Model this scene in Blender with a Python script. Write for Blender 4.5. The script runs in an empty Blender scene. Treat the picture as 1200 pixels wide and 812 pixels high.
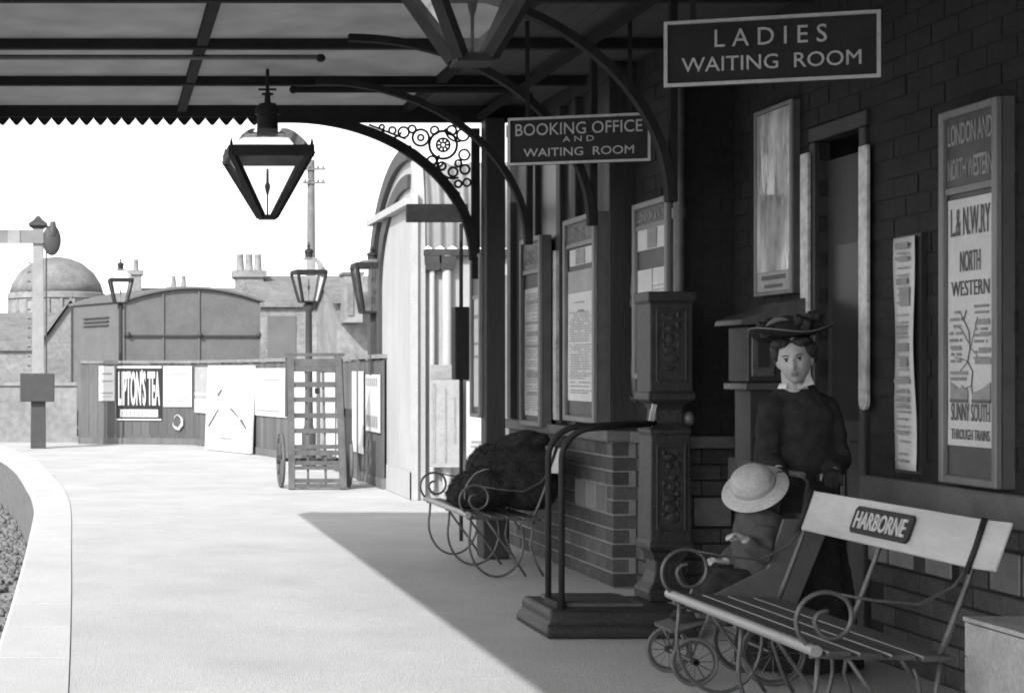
import bpy, bmesh, math, random
from mathutils import Vector, Matrix, noise

# ---------------------------------------------------------------- camera, sky, sun, exposure
scene = bpy.context.scene
COL = scene.collection
cam_d = bpy.data.cameras.new('camera')
cam = bpy.data.objects.new('camera', cam_d)
COL.objects.link(cam)
scene.camera = cam
cam.location = (0.0, 0.0, 1.40)
cam.rotation_euler = (math.radians(90), 0, 0)
cam_d.sensor_width = 36.0
cam_d.lens = 1900.0 / 1200.0 * 36.0
cam_d.shift_x = 480.0 / 1200.0
cam_d.shift_y = 29.0 / 1200.0
cam_d.clip_start = 0.05
cam_d.clip_end = 3000.0

SUN_TRAVEL = Vector((2.92, 3.70, -3.30)).normalized()
world = bpy.data.worlds.new('World')
scene.world = world
world.use_nodes = True
wt = world.node_tree
for n in list(wt.nodes):
    wt.nodes.remove(n)
w_out = wt.nodes.new('ShaderNodeOutputWorld')
w_bg = wt.nodes.new('ShaderNodeBackground')
w_sky = wt.nodes.new('ShaderNodeTexSky')
w_bw = wt.nodes.new('ShaderNodeRGBToBW')
w_sky.sky_type = 'NISHITA'
w_sky.sun_disc = False
w_sky.sun_elevation = math.asin(-SUN_TRAVEL.z)
w_sky.sun_rotation = math.atan2(-SUN_TRAVEL.x, -SUN_TRAVEL.y)
w_sky.air_density = 1.0
w_sky.dust_density = 1.0
w_bg.inputs['Strength'].default_value = 0.15
wt.links.new(w_sky.outputs['Color'], w_bw.inputs['Color'])
wt.links.new(w_bw.outputs['Val'], w_bg.inputs['Color'])
wt.links.new(w_bg.outputs['Background'], w_out.inputs['Surface'])

sun_d = bpy.data.lights.new('sun', 'SUN')
sun_d.energy = 2.0
sun_d.angle = math.radians(0.55)
sun_d.color = (1.0, 1.0, 1.0)
sun = bpy.data.objects.new('sun', sun_d)
COL.objects.link(sun)
sun.rotation_euler = SUN_TRAVEL.to_track_quat('-Z', 'Y').to_euler()
sun.location = (-20, -20, 30)

scene.view_settings.view_transform = 'Standard'
scene.view_settings.look = 'None'
scene.view_settings.gamma = 1.0
scene.view_settings.exposure = 1.55
scene.view_settings.use_curve_mapping = False
scene.render.engine = 'CYCLES'

random.seed(7)
PI = math.pi

# ---------------------------------------------------------------- materials (all grey: the photograph is monochrome)
def mat(name, v, rough=0.8, var=0.25, scale=6.0, bump=0.0, bscale=60.0, metal=0.0, spec=0.4, coord='Object', stretch=(1, 1, 1), fine=0.0, fscale=90.0, obj_var=0.0):
    m = bpy.data.materials.new(name)
    m.use_nodes = True
    nt = m.node_tree
    b = nt.nodes['Principled BSDF']
    b.inputs['Roughness'].default_value = rough
    b.inputs['Metallic'].default_value = metal
    b.inputs['Specular IOR Level'].default_value = spec
    tc = nt.nodes.new('ShaderNodeTexCoord')
    mp = nt.nodes.new('ShaderNodeMapping')
    mp.inputs['Scale'].default_value = stretch
    nt.links.new(tc.outputs[coord], mp.inputs['Vector'])
    n1 = nt.nodes.new('ShaderNodeTexNoise')
    n1.inputs['Scale'].default_value = scale
    n1.inputs['Detail'].default_value = 6
    n1.inputs['Roughness'].default_value = 0.65
    nt.links.new(mp.outputs['Vector'], n1.inputs['Vector'])
    r = nt.nodes.new('ShaderNodeMapRange')
    r.inputs['From Min'].default_value = 0.25
    r.inputs['From Max'].default_value = 0.75
    r.inputs['To Min'].default_value = v * (1 - var)
    r.inputs['To Max'].default_value = v * (1 + var)
    nt.links.new(n1.outputs['Fac'], r.inputs['Value'])
    out = r.outputs['Result']
    if fine > 0:
        n2 = nt.nodes.new('ShaderNodeTexNoise')
        n2.inputs['Scale'].default_value = fscale
        n2.inputs['Detail'].default_value = 4
        nt.links.new(mp.outputs['Vector'], n2.inputs['Vector'])
        r2 = nt.nodes.new('ShaderNodeMapRange')
        r2.inputs['From Min'].default_value = 0.3
        r2.inputs['From Max'].default_value = 0.7
        r2.inputs['To Min'].default_value = 1 - fine
        r2.inputs['To Max'].default_value = 1 + fine
        nt.links.new(n2.outputs['Fac'], r2.inputs['Value'])
        mu = nt.nodes.new('ShaderNodeMath'); mu.operation = 'MULTIPLY'
        nt.links.new(out, mu.inputs[0]); nt.links.new(r2.outputs['Result'], mu.inputs[1])
        out = mu.outputs[0]
    if obj_var > 0:
        oi = nt.nodes.new('ShaderNodeObjectInfo')
        r3 = nt.nodes.new('ShaderNodeMapRange')
        r3.inputs['To Min'].default_value = 1 - obj_var
        r3.inputs['To Max'].default_value = 1 + obj_var
        nt.links.new(oi.outputs['Random'], r3.inputs['Value'])
        mu = nt.nodes.new('ShaderNodeMath'); mu.operation = 'MULTIPLY'
        nt.links.new(out, mu.inputs[0]); nt.links.new(r3.outputs['Result'], mu.inputs[1])
        out = mu.outputs[0]
    nt.links.new(out, b.inputs['Base Color'])
    if bump > 0:
        nb = nt.nodes.new('ShaderNodeTexNoise')
        nb.inputs['Scale'].default_value = bscale
        nb.inputs['Detail'].default_value = 5
        nt.links.new(mp.outputs['Vector'], nb.inputs['Vector'])
        bp = nt.nodes.new('ShaderNodeBump')
        bp.inputs['Strength'].default_value = bump
        bp.inputs['Distance'].default_value = 0.02
        nt.links.new(nb.outputs['Fac'], bp.inputs['Height'])
        nt.links.new(bp.outputs['Normal'], b.inputs['Normal'])
    return m

def glass_mat(name, tint=0.9, gloss=0.12, rough=0.03, milk=0.0, milk_v=0.8):
    m = bpy.data.materials.new(name)
    m.use_nodes = True
    nt = m.node_tree
    for n in list(nt.nodes):
        nt.nodes.remove(n)
    o = nt.nodes.new('ShaderNodeOutputMaterial')
    t = nt.nodes.new('ShaderNodeBsdfTransparent'); t.inputs['Color'].default_value = (tint, tint, tint, 1)
    g = nt.nodes.new('ShaderNodeBsdfGlossy'); g.inputs['Roughness'].default_value = rough
    fr = nt.nodes.new('ShaderNodeFresnel'); fr.inputs['IOR'].default_value = 1.45
    mx = nt.nodes.new('ShaderNodeMixShader')
    nt.links.new(fr.outputs['Fac'], mx.inputs['Fac'])
    nt.links.new(t.outputs[0], mx.inputs[1]); nt.links.new(g.outputs[0], mx.inputs[2])
    last = mx
    if milk > 0:
        tc = nt.nodes.new('ShaderNodeTexCoord')
        nz = nt.nodes.new('ShaderNodeTexNoise'); nz.inputs['Scale'].default_value = 5; nz.inputs['Detail'].default_value = 5
        nt.links.new(tc.outputs['Object'], nz.inputs['Vector'])
        cr = nt.nodes.new('ShaderNodeMapRange')
        cr.inputs['From Min'].default_value = 0.3; cr.inputs['From Max'].default_value = 0.7
        cr.inputs['To Min'].default_value = max(0, milk - 0.1); cr.inputs['To Max'].default_value = min(1, milk + 0.1)
        nt.links.new(nz.outputs['Fac'], cr.inputs['Value'])
        d = nt.nodes.new('ShaderNodeBsdfDiffuse'); d.inputs['Color'].default_value = (milk_v,) * 3 + (1,)
        tr = nt.nodes.new('ShaderNodeBsdfTranslucent'); tr.inputs['Color'].default_value = (milk_v,) * 3 + (1,)
        ad = nt.nodes.new('ShaderNodeMixShader'); ad.inputs['Fac'].default_value = 0.5
        nt.links.new(d.outputs[0], ad.inputs[1]); nt.links.new(tr.outputs[0], ad.inputs[2])
        m2 = nt.nodes.new('ShaderNodeMixShader')
        nt.links.new(cr.outputs['Result'], m2.inputs['Fac'])
        nt.links.new(mx.outputs[0], m2.inputs[1]); nt.links.new(ad.outputs[0], m2.inputs[2])
        last = m2
    nt.links.new(last.outputs[0], o.inputs['Surface'])
    return m

M = {}
M['platform'] = mat('platform_gravel', 0.43, 0.95, 0.16, 1.1, 0.45, 130, fine=0.15, fscale=60)
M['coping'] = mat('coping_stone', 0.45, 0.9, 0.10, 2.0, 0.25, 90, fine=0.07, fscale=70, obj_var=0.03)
M['edge_brick'] = mat('edge_wall', 0.13, 0.9, 0.35, 7.0, 0.6, 30, fine=0.25, fscale=40)
M['ground'] = mat('ground', 0.20, 0.95, 0.3, 0.8, 0.4, 20, fine=0.2, fscale=14)
M['ballast'] = mat('ballast', 0.13, 0.9, 0.5, 9.0)
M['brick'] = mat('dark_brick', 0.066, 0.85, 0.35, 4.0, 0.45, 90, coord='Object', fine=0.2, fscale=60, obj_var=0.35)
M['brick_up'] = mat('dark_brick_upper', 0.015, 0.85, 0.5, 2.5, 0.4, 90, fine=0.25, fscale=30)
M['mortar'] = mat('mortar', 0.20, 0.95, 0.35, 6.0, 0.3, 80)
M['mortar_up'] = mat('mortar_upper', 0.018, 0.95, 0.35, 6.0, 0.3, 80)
M['tile'] = mat('pale_tile', 0.17, 0.35, 0.3, 8.0, 0.1, 40, obj_var=0.35)
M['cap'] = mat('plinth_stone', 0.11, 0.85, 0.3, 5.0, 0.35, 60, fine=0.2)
M['timber_dark'] = mat('dark_timber', 0.028, 0.55, 0.4, 5.0, 0.2, 60, stretch=(1, 1, 0.2))
M['iron'] = mat('black_iron', 0.018, 0.65, 0.4, 12.0, 0.15, 80, spec=0.25)
M['iron_grey'] = mat('worn_iron', 0.07, 0.4, 0.4, 14.0, 0.15, 80, spec=0.5)
M['iron_canopy'] = mat('painted_canopy_iron', 0.022, 0.85, 0.3, 6.0, 0.1, 60, spec=0.12)
M['machine'] = mat('cast_iron_machine', 0.019, 0.55, 0.5, 9.0, 0.3, 45, spec=0.5)
M['board_frame'] = mat('board_frame_paint', 0.16, 0.5, 0.25, 6.0, 0.15, 60, stretch=(1, 1, 0.3))
M['board_back'] = mat('board_back', 0.085, 0.6, 0.3, 6.0)
M['header'] = mat('board_header', 0.055, 0.5, 0.3, 6.0)
M['paper'] = mat('poster_paper', 0.52, 0.7, 0.12, 4.0, 0.15, 9, fine=0.06, fscale=30)
M['paper_grey'] = mat('poster_paper_aged', 0.30, 0.7, 0.2, 5.0, 0.15, 9, fine=0.08, fscale=30)
M['ink'] = mat('ink', 0.10, 0.7, 0.2, 10.0)
M['ink_soft'] = mat('ink_faded', 0.24, 0.7, 0.3, 14.0)
M['enamel_dark'] = mat('dark_enamel', 0.022, 0.6, 0.3, 5.0, spec=0.2, fine=0.2)
M['enamel_white'] = mat('white_enamel', 0.42, 0.4, 0.15, 6.0, fine=0.12, fscale=60)
M['pale_highlight'] = mat('pale_strip', 0.42, 0.35, 0.5, 7.0, fine=0.2, fscale=30)  # pale bracket paint; on the jamb strips it stands for light
M['white_paint'] = mat('white_paint', 0.36, 0.7, 0.12, 2.5, 0.1, 40, fine=0.06, fscale=40)
M['shed_wall'] = mat('whitewashed_wall', 0.34, 0.85, 0.14, 2.2, 0.25, 40, stretch=(1, 1, 0.4), fine=0.06)
M['corrugated'] = mat('corrugated_iron', 0.17, 0.55, 0.18, 3.0, fine=0.08)
M['dark_trim'] = mat('dark_trim', 0.04, 0.6, 0.25, 5.0)
M['fence'] = mat('weathered_fence', 0.10, 0.9, 0.35, 5.0, 0.3, 40, stretch=(1, 1, 0.2), obj_var=0.22)
M['fence_cap'] = mat('fence_cap', 0.18, 0.9, 0.3, 5.0, 0.2, 40)
M['poster_sun'] = mat('hoarding_poster', 0.50, 0.8, 0.12, 5.0, 0.2, 12, fine=0.06)
M['truck_wood'] = mat('barrow_wood', 0.085, 0.8, 0.35, 8.0, 0.2, 60)
M['van'] = mat('van_sheet', 0.115, 0.7, 0.18, 2.5, 0.1, 30, fine=0.1, fscale=25)
M['van_roof'] = mat('van_roof', 0.11, 0.8, 0.2, 2.0)
M['far_wall'] = mat('far_wall', 0.20, 0.95, 0.32, 1.2, fine=0.2, fscale=9)
M['far_roof'] = mat('far_roof', 0.16, 0.9, 0.3, 1.6, fine=0.2, fscale=10)
M['far_stone'] = mat('far_stone', 0.21, 0.9, 0.3, 1.0, fine=0.18, fscale=7)
M['far_dark'] = mat('far_dark', 0.12, 0.9, 0.2, 1.0)
M['pole'] = mat('pole_wood', 0.14, 0.9, 0.3, 4.0)
M['opal'] = glass_mat('opal_glass', 0.96, milk=0.22, milk_v=0.85)
M['glass'] = glass_mat('lantern_glass', 0.95, milk=0.10, milk_v=0.8)
M['roof_glass'] = None
M['window_glass'] = mat('dark_window_glass', 0.02, 0.35, 0.2, 3.0, 0.05, 3, spec=0.2)
M['seat_wood'] = mat('bench_slat', 0.06, 0.55, 0.6, 9.0, 0.2, 50, stretch=(1, 0.12, 1), spec=0.5)
M['seat_light'] = mat('bench_board_paint', 0.38, 0.55, 0.25, 7.0, 0.12, 50, stretch=(1, 0.2, 1), fine=0.06)
M['rail_light'] = mat('worn_front_rail', 0.24, 0.4, 0.25, 8.0, 0.1, 50, stretch=(1, 0.2, 1), spec=0.5)
M['cloth_black'] = mat('black_cloth', 0.028, 0.98, 0.45, 18.0, 0.7, 160, spec=0.15)
M['cloth_bundle'] = mat('dark_rug', 0.024, 0.98, 0.6, 9.0, 0.8, 70, spec=0.1, fine=0.35, fscale=110)
M['cloth_grey'] = mat('grey_coat', 0.07, 0.95, 0.3, 14.0, 0.45, 200, spec=0.15)
M['cloth_pale'] = mat('pale_cloth', 0.16, 0.95, 0.25, 12.0, 0.4, 160, spec=0.15)
M['collar'] = mat('white_collar', 0.62, 0.9, 0.08, 10.0)
M['skin'] = mat('skin', 0.33, 0.55, 0.08, 20.0, 0.05, 200)
M['skin_dark'] = mat('lip', 0.16, 0.6, 0.1, 20.0)
M['eye_white'] = mat('eye_white', 0.42, 0.25, 0.05, 20.0)
M['eye_dark'] = mat('eye_dark', 0.02, 0.2, 0.05, 20.0)
M['hair'] = mat('dark_hair', 0.022, 0.6, 0.5, 40.0, 0.7, 90)
M['straw'] = mat('straw', 0.40, 0.85, 0.2, 14.0, 0.6, 130, fine=0.12, fscale=120)
M['ribbon'] = mat('hat_ribbon', 0.30, 0.8, 0.2, 14.0)
M['crate'] = mat('pale_crate_wood', 0.36, 0.85, 0.25, 5.0, 0.25, 50, fine=0.12, fscale=60)
M['pram_panel'] = mat('pram_panel', 0.085, 0.5, 0.25, 6.0, 0.1, 60)
M['rubber'] = mat('rubber_tyre', 0.10, 0.8, 0.2, 10.0)
M['ceiling_board'] = mat('ceiling_board', 0.05, 0.8, 0.3, 4.0, 0.15, 40, stretch=(0.2, 1, 1))
M['signal_white'] = mat('signal_post_paint', 0.24, 0.8, 0.2, 4.0)
M['signal_grey'] = mat('signal_arm_paint', 0.16, 0.8, 0.2, 4.0)

def roof_glass():
    m = bpy.data.materials.new('dirty_roof_glass')
    m.use_nodes = True
    nt = m.node_tree
    for n in list(nt.nodes):
        nt.nodes.remove(n)
    o = nt.nodes.new('ShaderNodeOutputMaterial')
    tc = nt.nodes.new('ShaderNodeTexCoord')
    nz = nt.nodes.new('ShaderNodeTexNoise'); nz.inputs['Scale'].default_value = 3.5; nz.inputs['Detail'].default_value = 7
    nt.links.new(tc.outputs['Object'], nz.inputs['Vector'])
    cr = nt.nodes.new('ShaderNodeMapRange')
    cr.inputs['From Min'].default_value = 0.3; cr.inputs['From Max'].default_value = 0.7
    cr.inputs['To Min'].default_value = 0.36; cr.inputs['To Max'].default_value = 0.45
    nt.links.new(nz.outputs['Fac'], cr.inputs['Value'])
    d = nt.nodes.new('ShaderNodeBsdfDiffuse')
    tr = nt.nodes.new('ShaderNodeBsdfTranslucent')
    nt.links.new(cr.outputs['Result'], d.inputs['Color'])
    nt.links.new(cr.outputs['Result'], tr.inputs['Color'])
    mx = nt.nodes.new('ShaderNodeMixShader'); mx.inputs['Fac'].default_value = 0.40
    nt.links.new(d.outputs[0], mx.inputs[1]); nt.links.new(tr.outputs[0], mx.inputs[2])
    nt.links.new(mx.outputs[0], o.inputs['Surface'])
    return m
M['roof_glass'] = roof_glass()

# ---------------------------------------------------------------- mesh helpers
ORG = {}

class MB:
    def __init__(self):
        self.v = []
        self.f = []
    def add(self, vs, fs):
        o = len(self.v)
        self.v += [Vector(p) for p in vs]
        self.f += [tuple(i + o for i in q) for q in fs]
        return self
    def box(self, x0, x1, y0, y1, z0, z1):
        return self.add([(x0, y0, z0), (x1, y0, z0), (x1, y1, z0), (x0, y1, z0), (x0, y0, z1), (x1, y0, z1), (x1, y1, z1), (x0, y1, z1)],
                        [(0, 3, 2, 1), (4, 5, 6, 7), (0, 1, 5, 4), (1, 2, 6, 5), (2, 3, 7, 6), (3, 0, 4, 7)])
    def bar(self, p, q, w, h, up=(0, 0, 1)):
        p = Vector(p); q = Vector(q)
        d = (q - p).normalized(); up = Vector(up)
        s = d.cross(up)
        if s.length < 1e-4:
            s = d.cross(Vector((0, 1, 0)))
        s.normalize(); u = s.cross(d).normalized()
        vs = []
        for c in (p, q):
            for a, b in ((-1, -1), (1, -1), (1, 1), (-1, 1)):
                vs.append(c + s * (a * w / 2) + u * (b * h / 2))
        return self.add(vs, [(0, 1, 2, 3), (7, 6, 5, 4), (0, 4, 5, 1), (1, 5, 6, 2), (2, 6, 7, 3), (3, 7, 4, 0)])
    def tube(self, pts, r, n=8, closed=False):
        pts = [Vector(p) for p in pts]
        m = len(pts)
        rs = r if isinstance(r, (list, tuple)) else [r] * m
        vs = []
        prev = None
        for i in range(m):
            if closed:
                d = pts[(i + 1) % m] - pts[i - 1]
            else:
                d = pts[min(i + 1, m - 1)] - pts[max(i - 1, 0)]
            if d.length < 1e-9:
                d = Vector((0, 0, 1))
            d.normalize()
            if prev is None:
                a = Vector((0, 0, 1)) if abs(d.z) < 0.9 else Vector((0, 1, 0))
                s = d.cross(a).normalized()
            else:
                s = (prev - d * prev.dot(d))
                if s.length < 1e-6:
                    s = d.cross(Vector((0, 0, 1)))
                s.normalize()
            prev = s
            u = d.cross(s)
            for k in range(n):
                t = 2 * PI * k / n
                vs.append(pts[i] + (s * math.cos(t) + u * math.sin(t)) * rs[i])
        fs = []
        rng = m if closed else m - 1
        for i in range(rng):
            j = (i + 1) % m
            for k in range(n):
                k2 = (k + 1) % n
                fs.append((i * n + k, i * n + k2, j * n + k2, j * n + k))
        if not closed:
            fs.append(tuple(reversed(range(n))))
            fs.append(tuple((m - 1) * n + k for k in range(n)))
        return self.add(vs, fs)
    def rings(self, rs, cap=True):
        n = len(rs[0])
        vs = [p for r in rs for p in r]
        fs = []
        for i in range(len(rs) - 1):
            for k in range(n):
                k2 = (k + 1) % n
                fs.append((i * n + k, i * n + k2, (i + 1) * n + k2, (i + 1) * n + k))
        if cap:
            fs.append(tuple(reversed(range(n))))
            fs.append(tuple((len(rs) - 1) * n + k for k in range(n)))
        return self.add(vs, fs)
    def lathe(self, prof, c=(0, 0, 0), n=20, mtx=None):
        c = Vector(c)
        rs = []
        for r, z in prof:
            ring = []
            for k in range(n):
                t = 2 * PI * k / n
                p = Vector((r * math.cos(t), r * math.sin(t), z))
                if mtx is not None:
                    p = mtx @ p
                ring.append(c + p)
            rs.append(ring)
        return self.rings(rs)
    def sqloft(self, prof, c=(0, 0), rot=0.0):
        rs = []
        ca, sa = math.cos(rot), math.sin(rot)
        for e in prof:
            hx, hy, z = e[0], e[1], e[2]
            ring = []
            for a, b in ((-1, -1), (1, -1), (1, 1), (-1, 1)):
                x, y = a * hx, b * hy
                ring.append(Vector((c[0] + ca * x - sa * y, c[1] + sa * x + ca * y, z)))
            rs.append(ring)
        return self.rings(rs)
    def prism(self, poly, ext):
        ext = Vector(ext)
        poly = [Vector(p) for p in poly]
        n = len(poly)
        vs = poly + [p + ext for p in poly]
        fs = [tuple(range(n)), tuple(reversed(range(n, 2 * n)))]
        for k in range(n):
            k2 = (k + 1) % n
            fs.append((k2, k, k + n, k2 + n))
        return self.add(vs, fs)
    def ellipsoid(self, c, r, n=16, m=10, mtx=None):
        c = Vector(c)
        rs = []
        for i in range(m + 1):
            ph = PI * i / m
            s = max(math.sin(ph), 0.02)
            ring = []
            for k in range(n):
                t = 2 * PI * k / n
                p = Vector((r[0] * s * math.cos(t), r[1] * s * math.sin(t), -r[2] * math.cos(ph)))
                if mtx is not None:
                    p = mtx @ p
                ring.append(c + p)
            rs.append(ring)
        return self.rings(rs)
    def mesh(self, name, off):
        me = bpy.data.meshes.new(name)
        me.from_pydata([p - off for p in self.v], [], self.f)
        bm = bmesh.new(); bm.from_mesh(me)
        bmesh.ops.recalc_face_normals(bm, faces=bm.faces)
        bm.to_mesh(me); bm.free()
        return me
    def build(self, name, m, parent=None, smooth=False, bevel=0.0, kind=None, label=None, cat=None, group=None, seg=1):
        if parent is not None:
            off = ORG[parent]
        else:
            lo = Vector((min(p.x for p in self.v), min(p.y for p in self.v), min(p.z for p in self.v)))
            hi = Vector((max(p.x for p in self.v), max(p.y for p in self.v), max(p.z for p in self.v)))
            off = Vector(((lo.x + hi.x) / 2, (lo.y + hi.y) / 2, lo.z))
        me = self.mesh(name, off)
        return link(name, me, m, parent, off, smooth, bevel, kind, label, cat, group, seg)

def link(name, me, m, parent, off, smooth=False, bevel=0.0, kind=None, label=None, cat=None, group=None, seg=1):
    mm = M[m] if isinstance(m, str) else m
    me.materials.clear()
    me.materials.append(mm)
    if smooth:
        me.polygons.foreach_set('use_smooth', [True] * len(me.polygons))
        if smooth == 'auto':
            try:
                me.set_sharp_from_angle(angle=math.radians(40))
            except Exception:
                pass
    o = bpy.data.objects.new(name, me)
    COL.objects.link(o)
    if parent is not None:
        o.parent = parent
    else:
        o.location = off
    ORG[o] = off
    if bevel > 0:
        b = o.modifiers.new('bevel', 'BEVEL'); b.width = bevel; b.segments = seg; b.limit_method = 'ANGLE'
    if kind: o['kind'] = kind
    if label: o['label'] = label
    if cat: o['category'] = cat
    if group: o['group'] = group
    return o

def thing(name, loc, label, cat, group=None, kind=None):
    o = bpy.data.objects.new(name, None)
    o.empty_display_size = 0.1
    COL.objects.link(o)
    o.location = loc
    ORG[o] = Vector(loc)
    if label: o['label'] = label
    if cat: o['category'] = cat
    if group: o['group'] = group
    if kind: o['kind'] = kind
    return o

def copy_tree(o, parent=None):
    c = o.copy()
    COL.objects.link(c)
    c.parent = parent
    ORG[c] = ORG[o]
    for ch in o.children:
        copy_tree(ch, c)
    return c

def share(src, name, loc, parent, rot=None, scale=None):
    """another object on the same mesh data"""
    o = bpy.data.objects.new(name, src.data)
    COL.objects.link(o)
    o.parent = parent
    o.location = loc
    if rot is not None: o.rotation_euler = rot
    if scale is not None: o.scale = scale
    ORG[o] = ORG[parent] if parent is not None else Vector(loc)
    return o

def frame_x(x, y, z):
    """lettering frame on a surface that faces the track (-X); text runs towards the viewer (-Y)"""
    return Matrix(((0, 0, -1, x), (-1, 0, 0, y), (0, 1, 0, z), (0, 0, 0, 1)))

def frame_y(x, y, z):
    """lettering frame on a surface that faces the viewer (-Y)"""
    return Matrix(((1, 0, 0, x), (0, 0, -1, y), (0, 1, 0, z), (0, 0, 0, 1)))

def letter(s, mtx, w, h, m, parent, depth=0.004, bold=0.0, name='lettering', shear=0.0, split=False):
    cu = bpy.data.curves.new('t', 'FONT')
    cu.body = s
    cu.size = 1.0
    cu.extrude = 0.02
    cu.offset = bold
    cu.shear = shear
    cu.resolution_u = 3
    to = bpy.data.objects.new('t', cu)
    COL.objects.link(to)
    dg = bpy.context.evaluated_depsgraph_get()
    me = bpy.data.meshes.new_from_object(to.evaluated_get(dg))
    bpy.data.objects.remove(to); bpy.data.curves.remove(cu)
    xs = [v.co.x for v in me.vertices]; ys = [v.co.y for v in me.vertices]
    x0, x1, y0, y1 = min(xs), max(xs), min(ys), max(ys)
    off = ORG[parent]
    if split:
        # one mesh for each character
        bm = bmesh.new(); bm.from_mesh(me); bm.verts.ensure_lookup_table()
        seen, isl = set(), []
        for v0 in bm.verts:
            if v0.index in seen: continue
            st, comp = [v0], []
            seen.add(v0.index)
            while st:
                v = st.pop(); comp.append(v.index)
                for e in v.link_edges:
                    u = e.other_vert(v)
                    if u.index not in seen:
                        seen.add(u.index); st.append(u)
            cx_ = [bm.verts[i].co.x for i in comp]
            isl.append([min(cx_), max(cx_), set(comp)])
        isl.sort(key=lambda q: q[0])
        chars = []
        for q in isl:
            if chars and q[0] < chars[-1][1] - 1e-4 and (q[1] <= chars[-1][1] + 1e-4):
                chars[-1][2] |= q[2]
            else:
                chars.append(q)
        last = None
        for q in chars:
            idx = sorted(q[2]); mp = {i: k for k, i in enumerate(idx)}
            vs = []
            for i in idx:
                c = bm.verts[i].co
                p = Vector(((c.x - (x0 + x1) / 2) * w / (x1 - x0), (c.y - (y0 + y1) / 2) * h / (y1 - y0), c.z / 0.02 * depth))
                vs.append((mtx @ p) - off)
            fs = [tuple(mp[v.index] for v in f.verts) for f in bm.faces if f.verts[0].index in mp]
            m1 = bpy.data.meshes.new('letter'); m1.from_pydata(vs, [], fs)
            last = link('letter', m1, m, parent, off)
        bm.free(); bpy.data.meshes.remove(me)
        return last
    for v in me.vertices:
        p = Vector(((v.co.x - (x0 + x1) / 2) * w / (x1 - x0), (v.co.y - (y0 + y1) / 2) * h / (y1 - y0), v.co.z / 0.02 * depth))
        v.co = (mtx @ p) - off
    me.name = name
    return link(name, me, m, parent, off, kind='stuff')

def remesh(mb, name, voxel, m, parent, smooth_it=4, jitter=None, extra=None):
    """several overlapping closed shapes fused into one continuous skin"""
    off = ORG[parent]
    me = mb.mesh(name, off)
    tmp = bpy.data.objects.new('tmp', me)
    COL.objects.link(tmp)
    r = tmp.modifiers.new('r', 'REMESH'); r.mode = 'VOXEL'; r.voxel_size = voxel
    if smooth_it:
        s = tmp.modifiers.new('s', 'SMOOTH'); s.iterations = smooth_it; s.factor = 0.5
    dg = bpy.context.evaluated_depsgraph_get()
    me2 = bpy.data.meshes.new_from_object(tmp.evaluated_get(dg))
    bpy.data.objects.remove(tmp); bpy.data.meshes.remove(me)
    if jitter:
        amp, sc = jitter
        nrm = [v.normal.copy() for v in me2.vertices]
        for v, nn in zip(me2.vertices, nrm):
            p = (v.co + off) * sc
            v.co += nn * (amp * (noise.noise(p) + 0.5 * noise.noise(p * 2.3)))
    if extra:
        extra(me2, off)
    me2.name = name
    return link(name, me2, m, parent, off, smooth=True)

def ell_ring(c, rx, ry, rot=0.0, n=28, fold=0.0, k=9, ph=0.0, tilt=None):
    out = []
    ca, sa = math.cos(rot), math.sin(rot)
    for i in range(n):
        t = 2 * PI * i / n
        f = 1 + fold * math.cos(k * t + ph) + 0.5 * fold * math.cos((k + 4) * t + 1.3 * ph)
        x, y = rx * f * math.cos(t), ry * f * math.sin(t)
        p = Vector((ca * x - sa * y, sa * x + ca * y, 0))
        out.append(Vector(c) + p)
    return out

def arc(cx, cz, rx, rz, a0, a1, n, y):
    return [Vector((cx + rx * math.cos(math.radians(a0 + (a1 - a0) * i / n)), y, cz + rz * math.sin(math.radians(a0 + (a1 - a0) * i / n)))) for i in range(n + 1)]

# ================================================================ THE SETTING
def interp(tab, y):
    """smooth curve through (y, x) knots"""
    n = len(tab)
    i = 0
    while i < n - 2 and y > tab[i + 1][0]:
        i += 1
    y0, x0 = tab[i]; y1, x1 = tab[i + 1]
    def slope(j):
        a = max(j - 1, 0); b = min(j + 1, n - 1)
        return (tab[b][1] - tab[a][1]) / (tab[b][0] - tab[a][0])
    h = y1 - y0
    t = (y - y0) / h
    m0, m1 = slope(i) * h, slope(i + 1) * h
    return (2 * t ** 3 - 3 * t * t + 1) * x0 + (t ** 3 - 2 * t * t + t) * m0 + (-2 * t ** 3 + 3 * t * t) * x1 + (t ** 3 - t * t) * m1

OUTER = [(-8, -0.48), (6, -0.52), (8.55, -0.54), (10.7, -0.567), (13.6, -0.62), (17, -0.714), (20.4, -0.936), (26.2, -1.54), (32, -2.6)]
INNER = [(-8, -0.08), (4, -0.12), (7.06, -0.15), (9.8, -0.19), (12.4, -0.24), (17, -0.34), (19.9, -0.50), (22.7, -0.76), (26.2, -1.12), (32, -2.15)]

platform = None
mb = MB()
ys = [-8 + 0.5 * i for i in range(81)]
ys = [y for y in ys if y <= 32]
xs_frac = [0, 0.05, 0.12, 0.22, 0.35, 0.5, 0.7, 1.0]
vs, fs = [], []
for j, y in enumerate(ys):
    x0 = interp(INNER, y) + 0.006
    for fx in xs_frac:
        x = x0 + (9.0 - x0) * fx
        z = -0.005 + 0.003 * noise.noise(Vector((x * 1.3, y * 0.8, 0)))
        vs.append((x, y, z))
nx = len(xs_frac)
for j in range(len(ys) - 1):
    for i in range(nx - 1):
        a = j * nx + i
        fs.append((a, a + 1, a + 1 + nx, a + nx))
mb.add(vs, fs)
platform = mb.build('platform', 'platform', None, smooth=True, kind='structure')
platform['label'] = 'pale gravel station platform curving away to the left'
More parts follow.
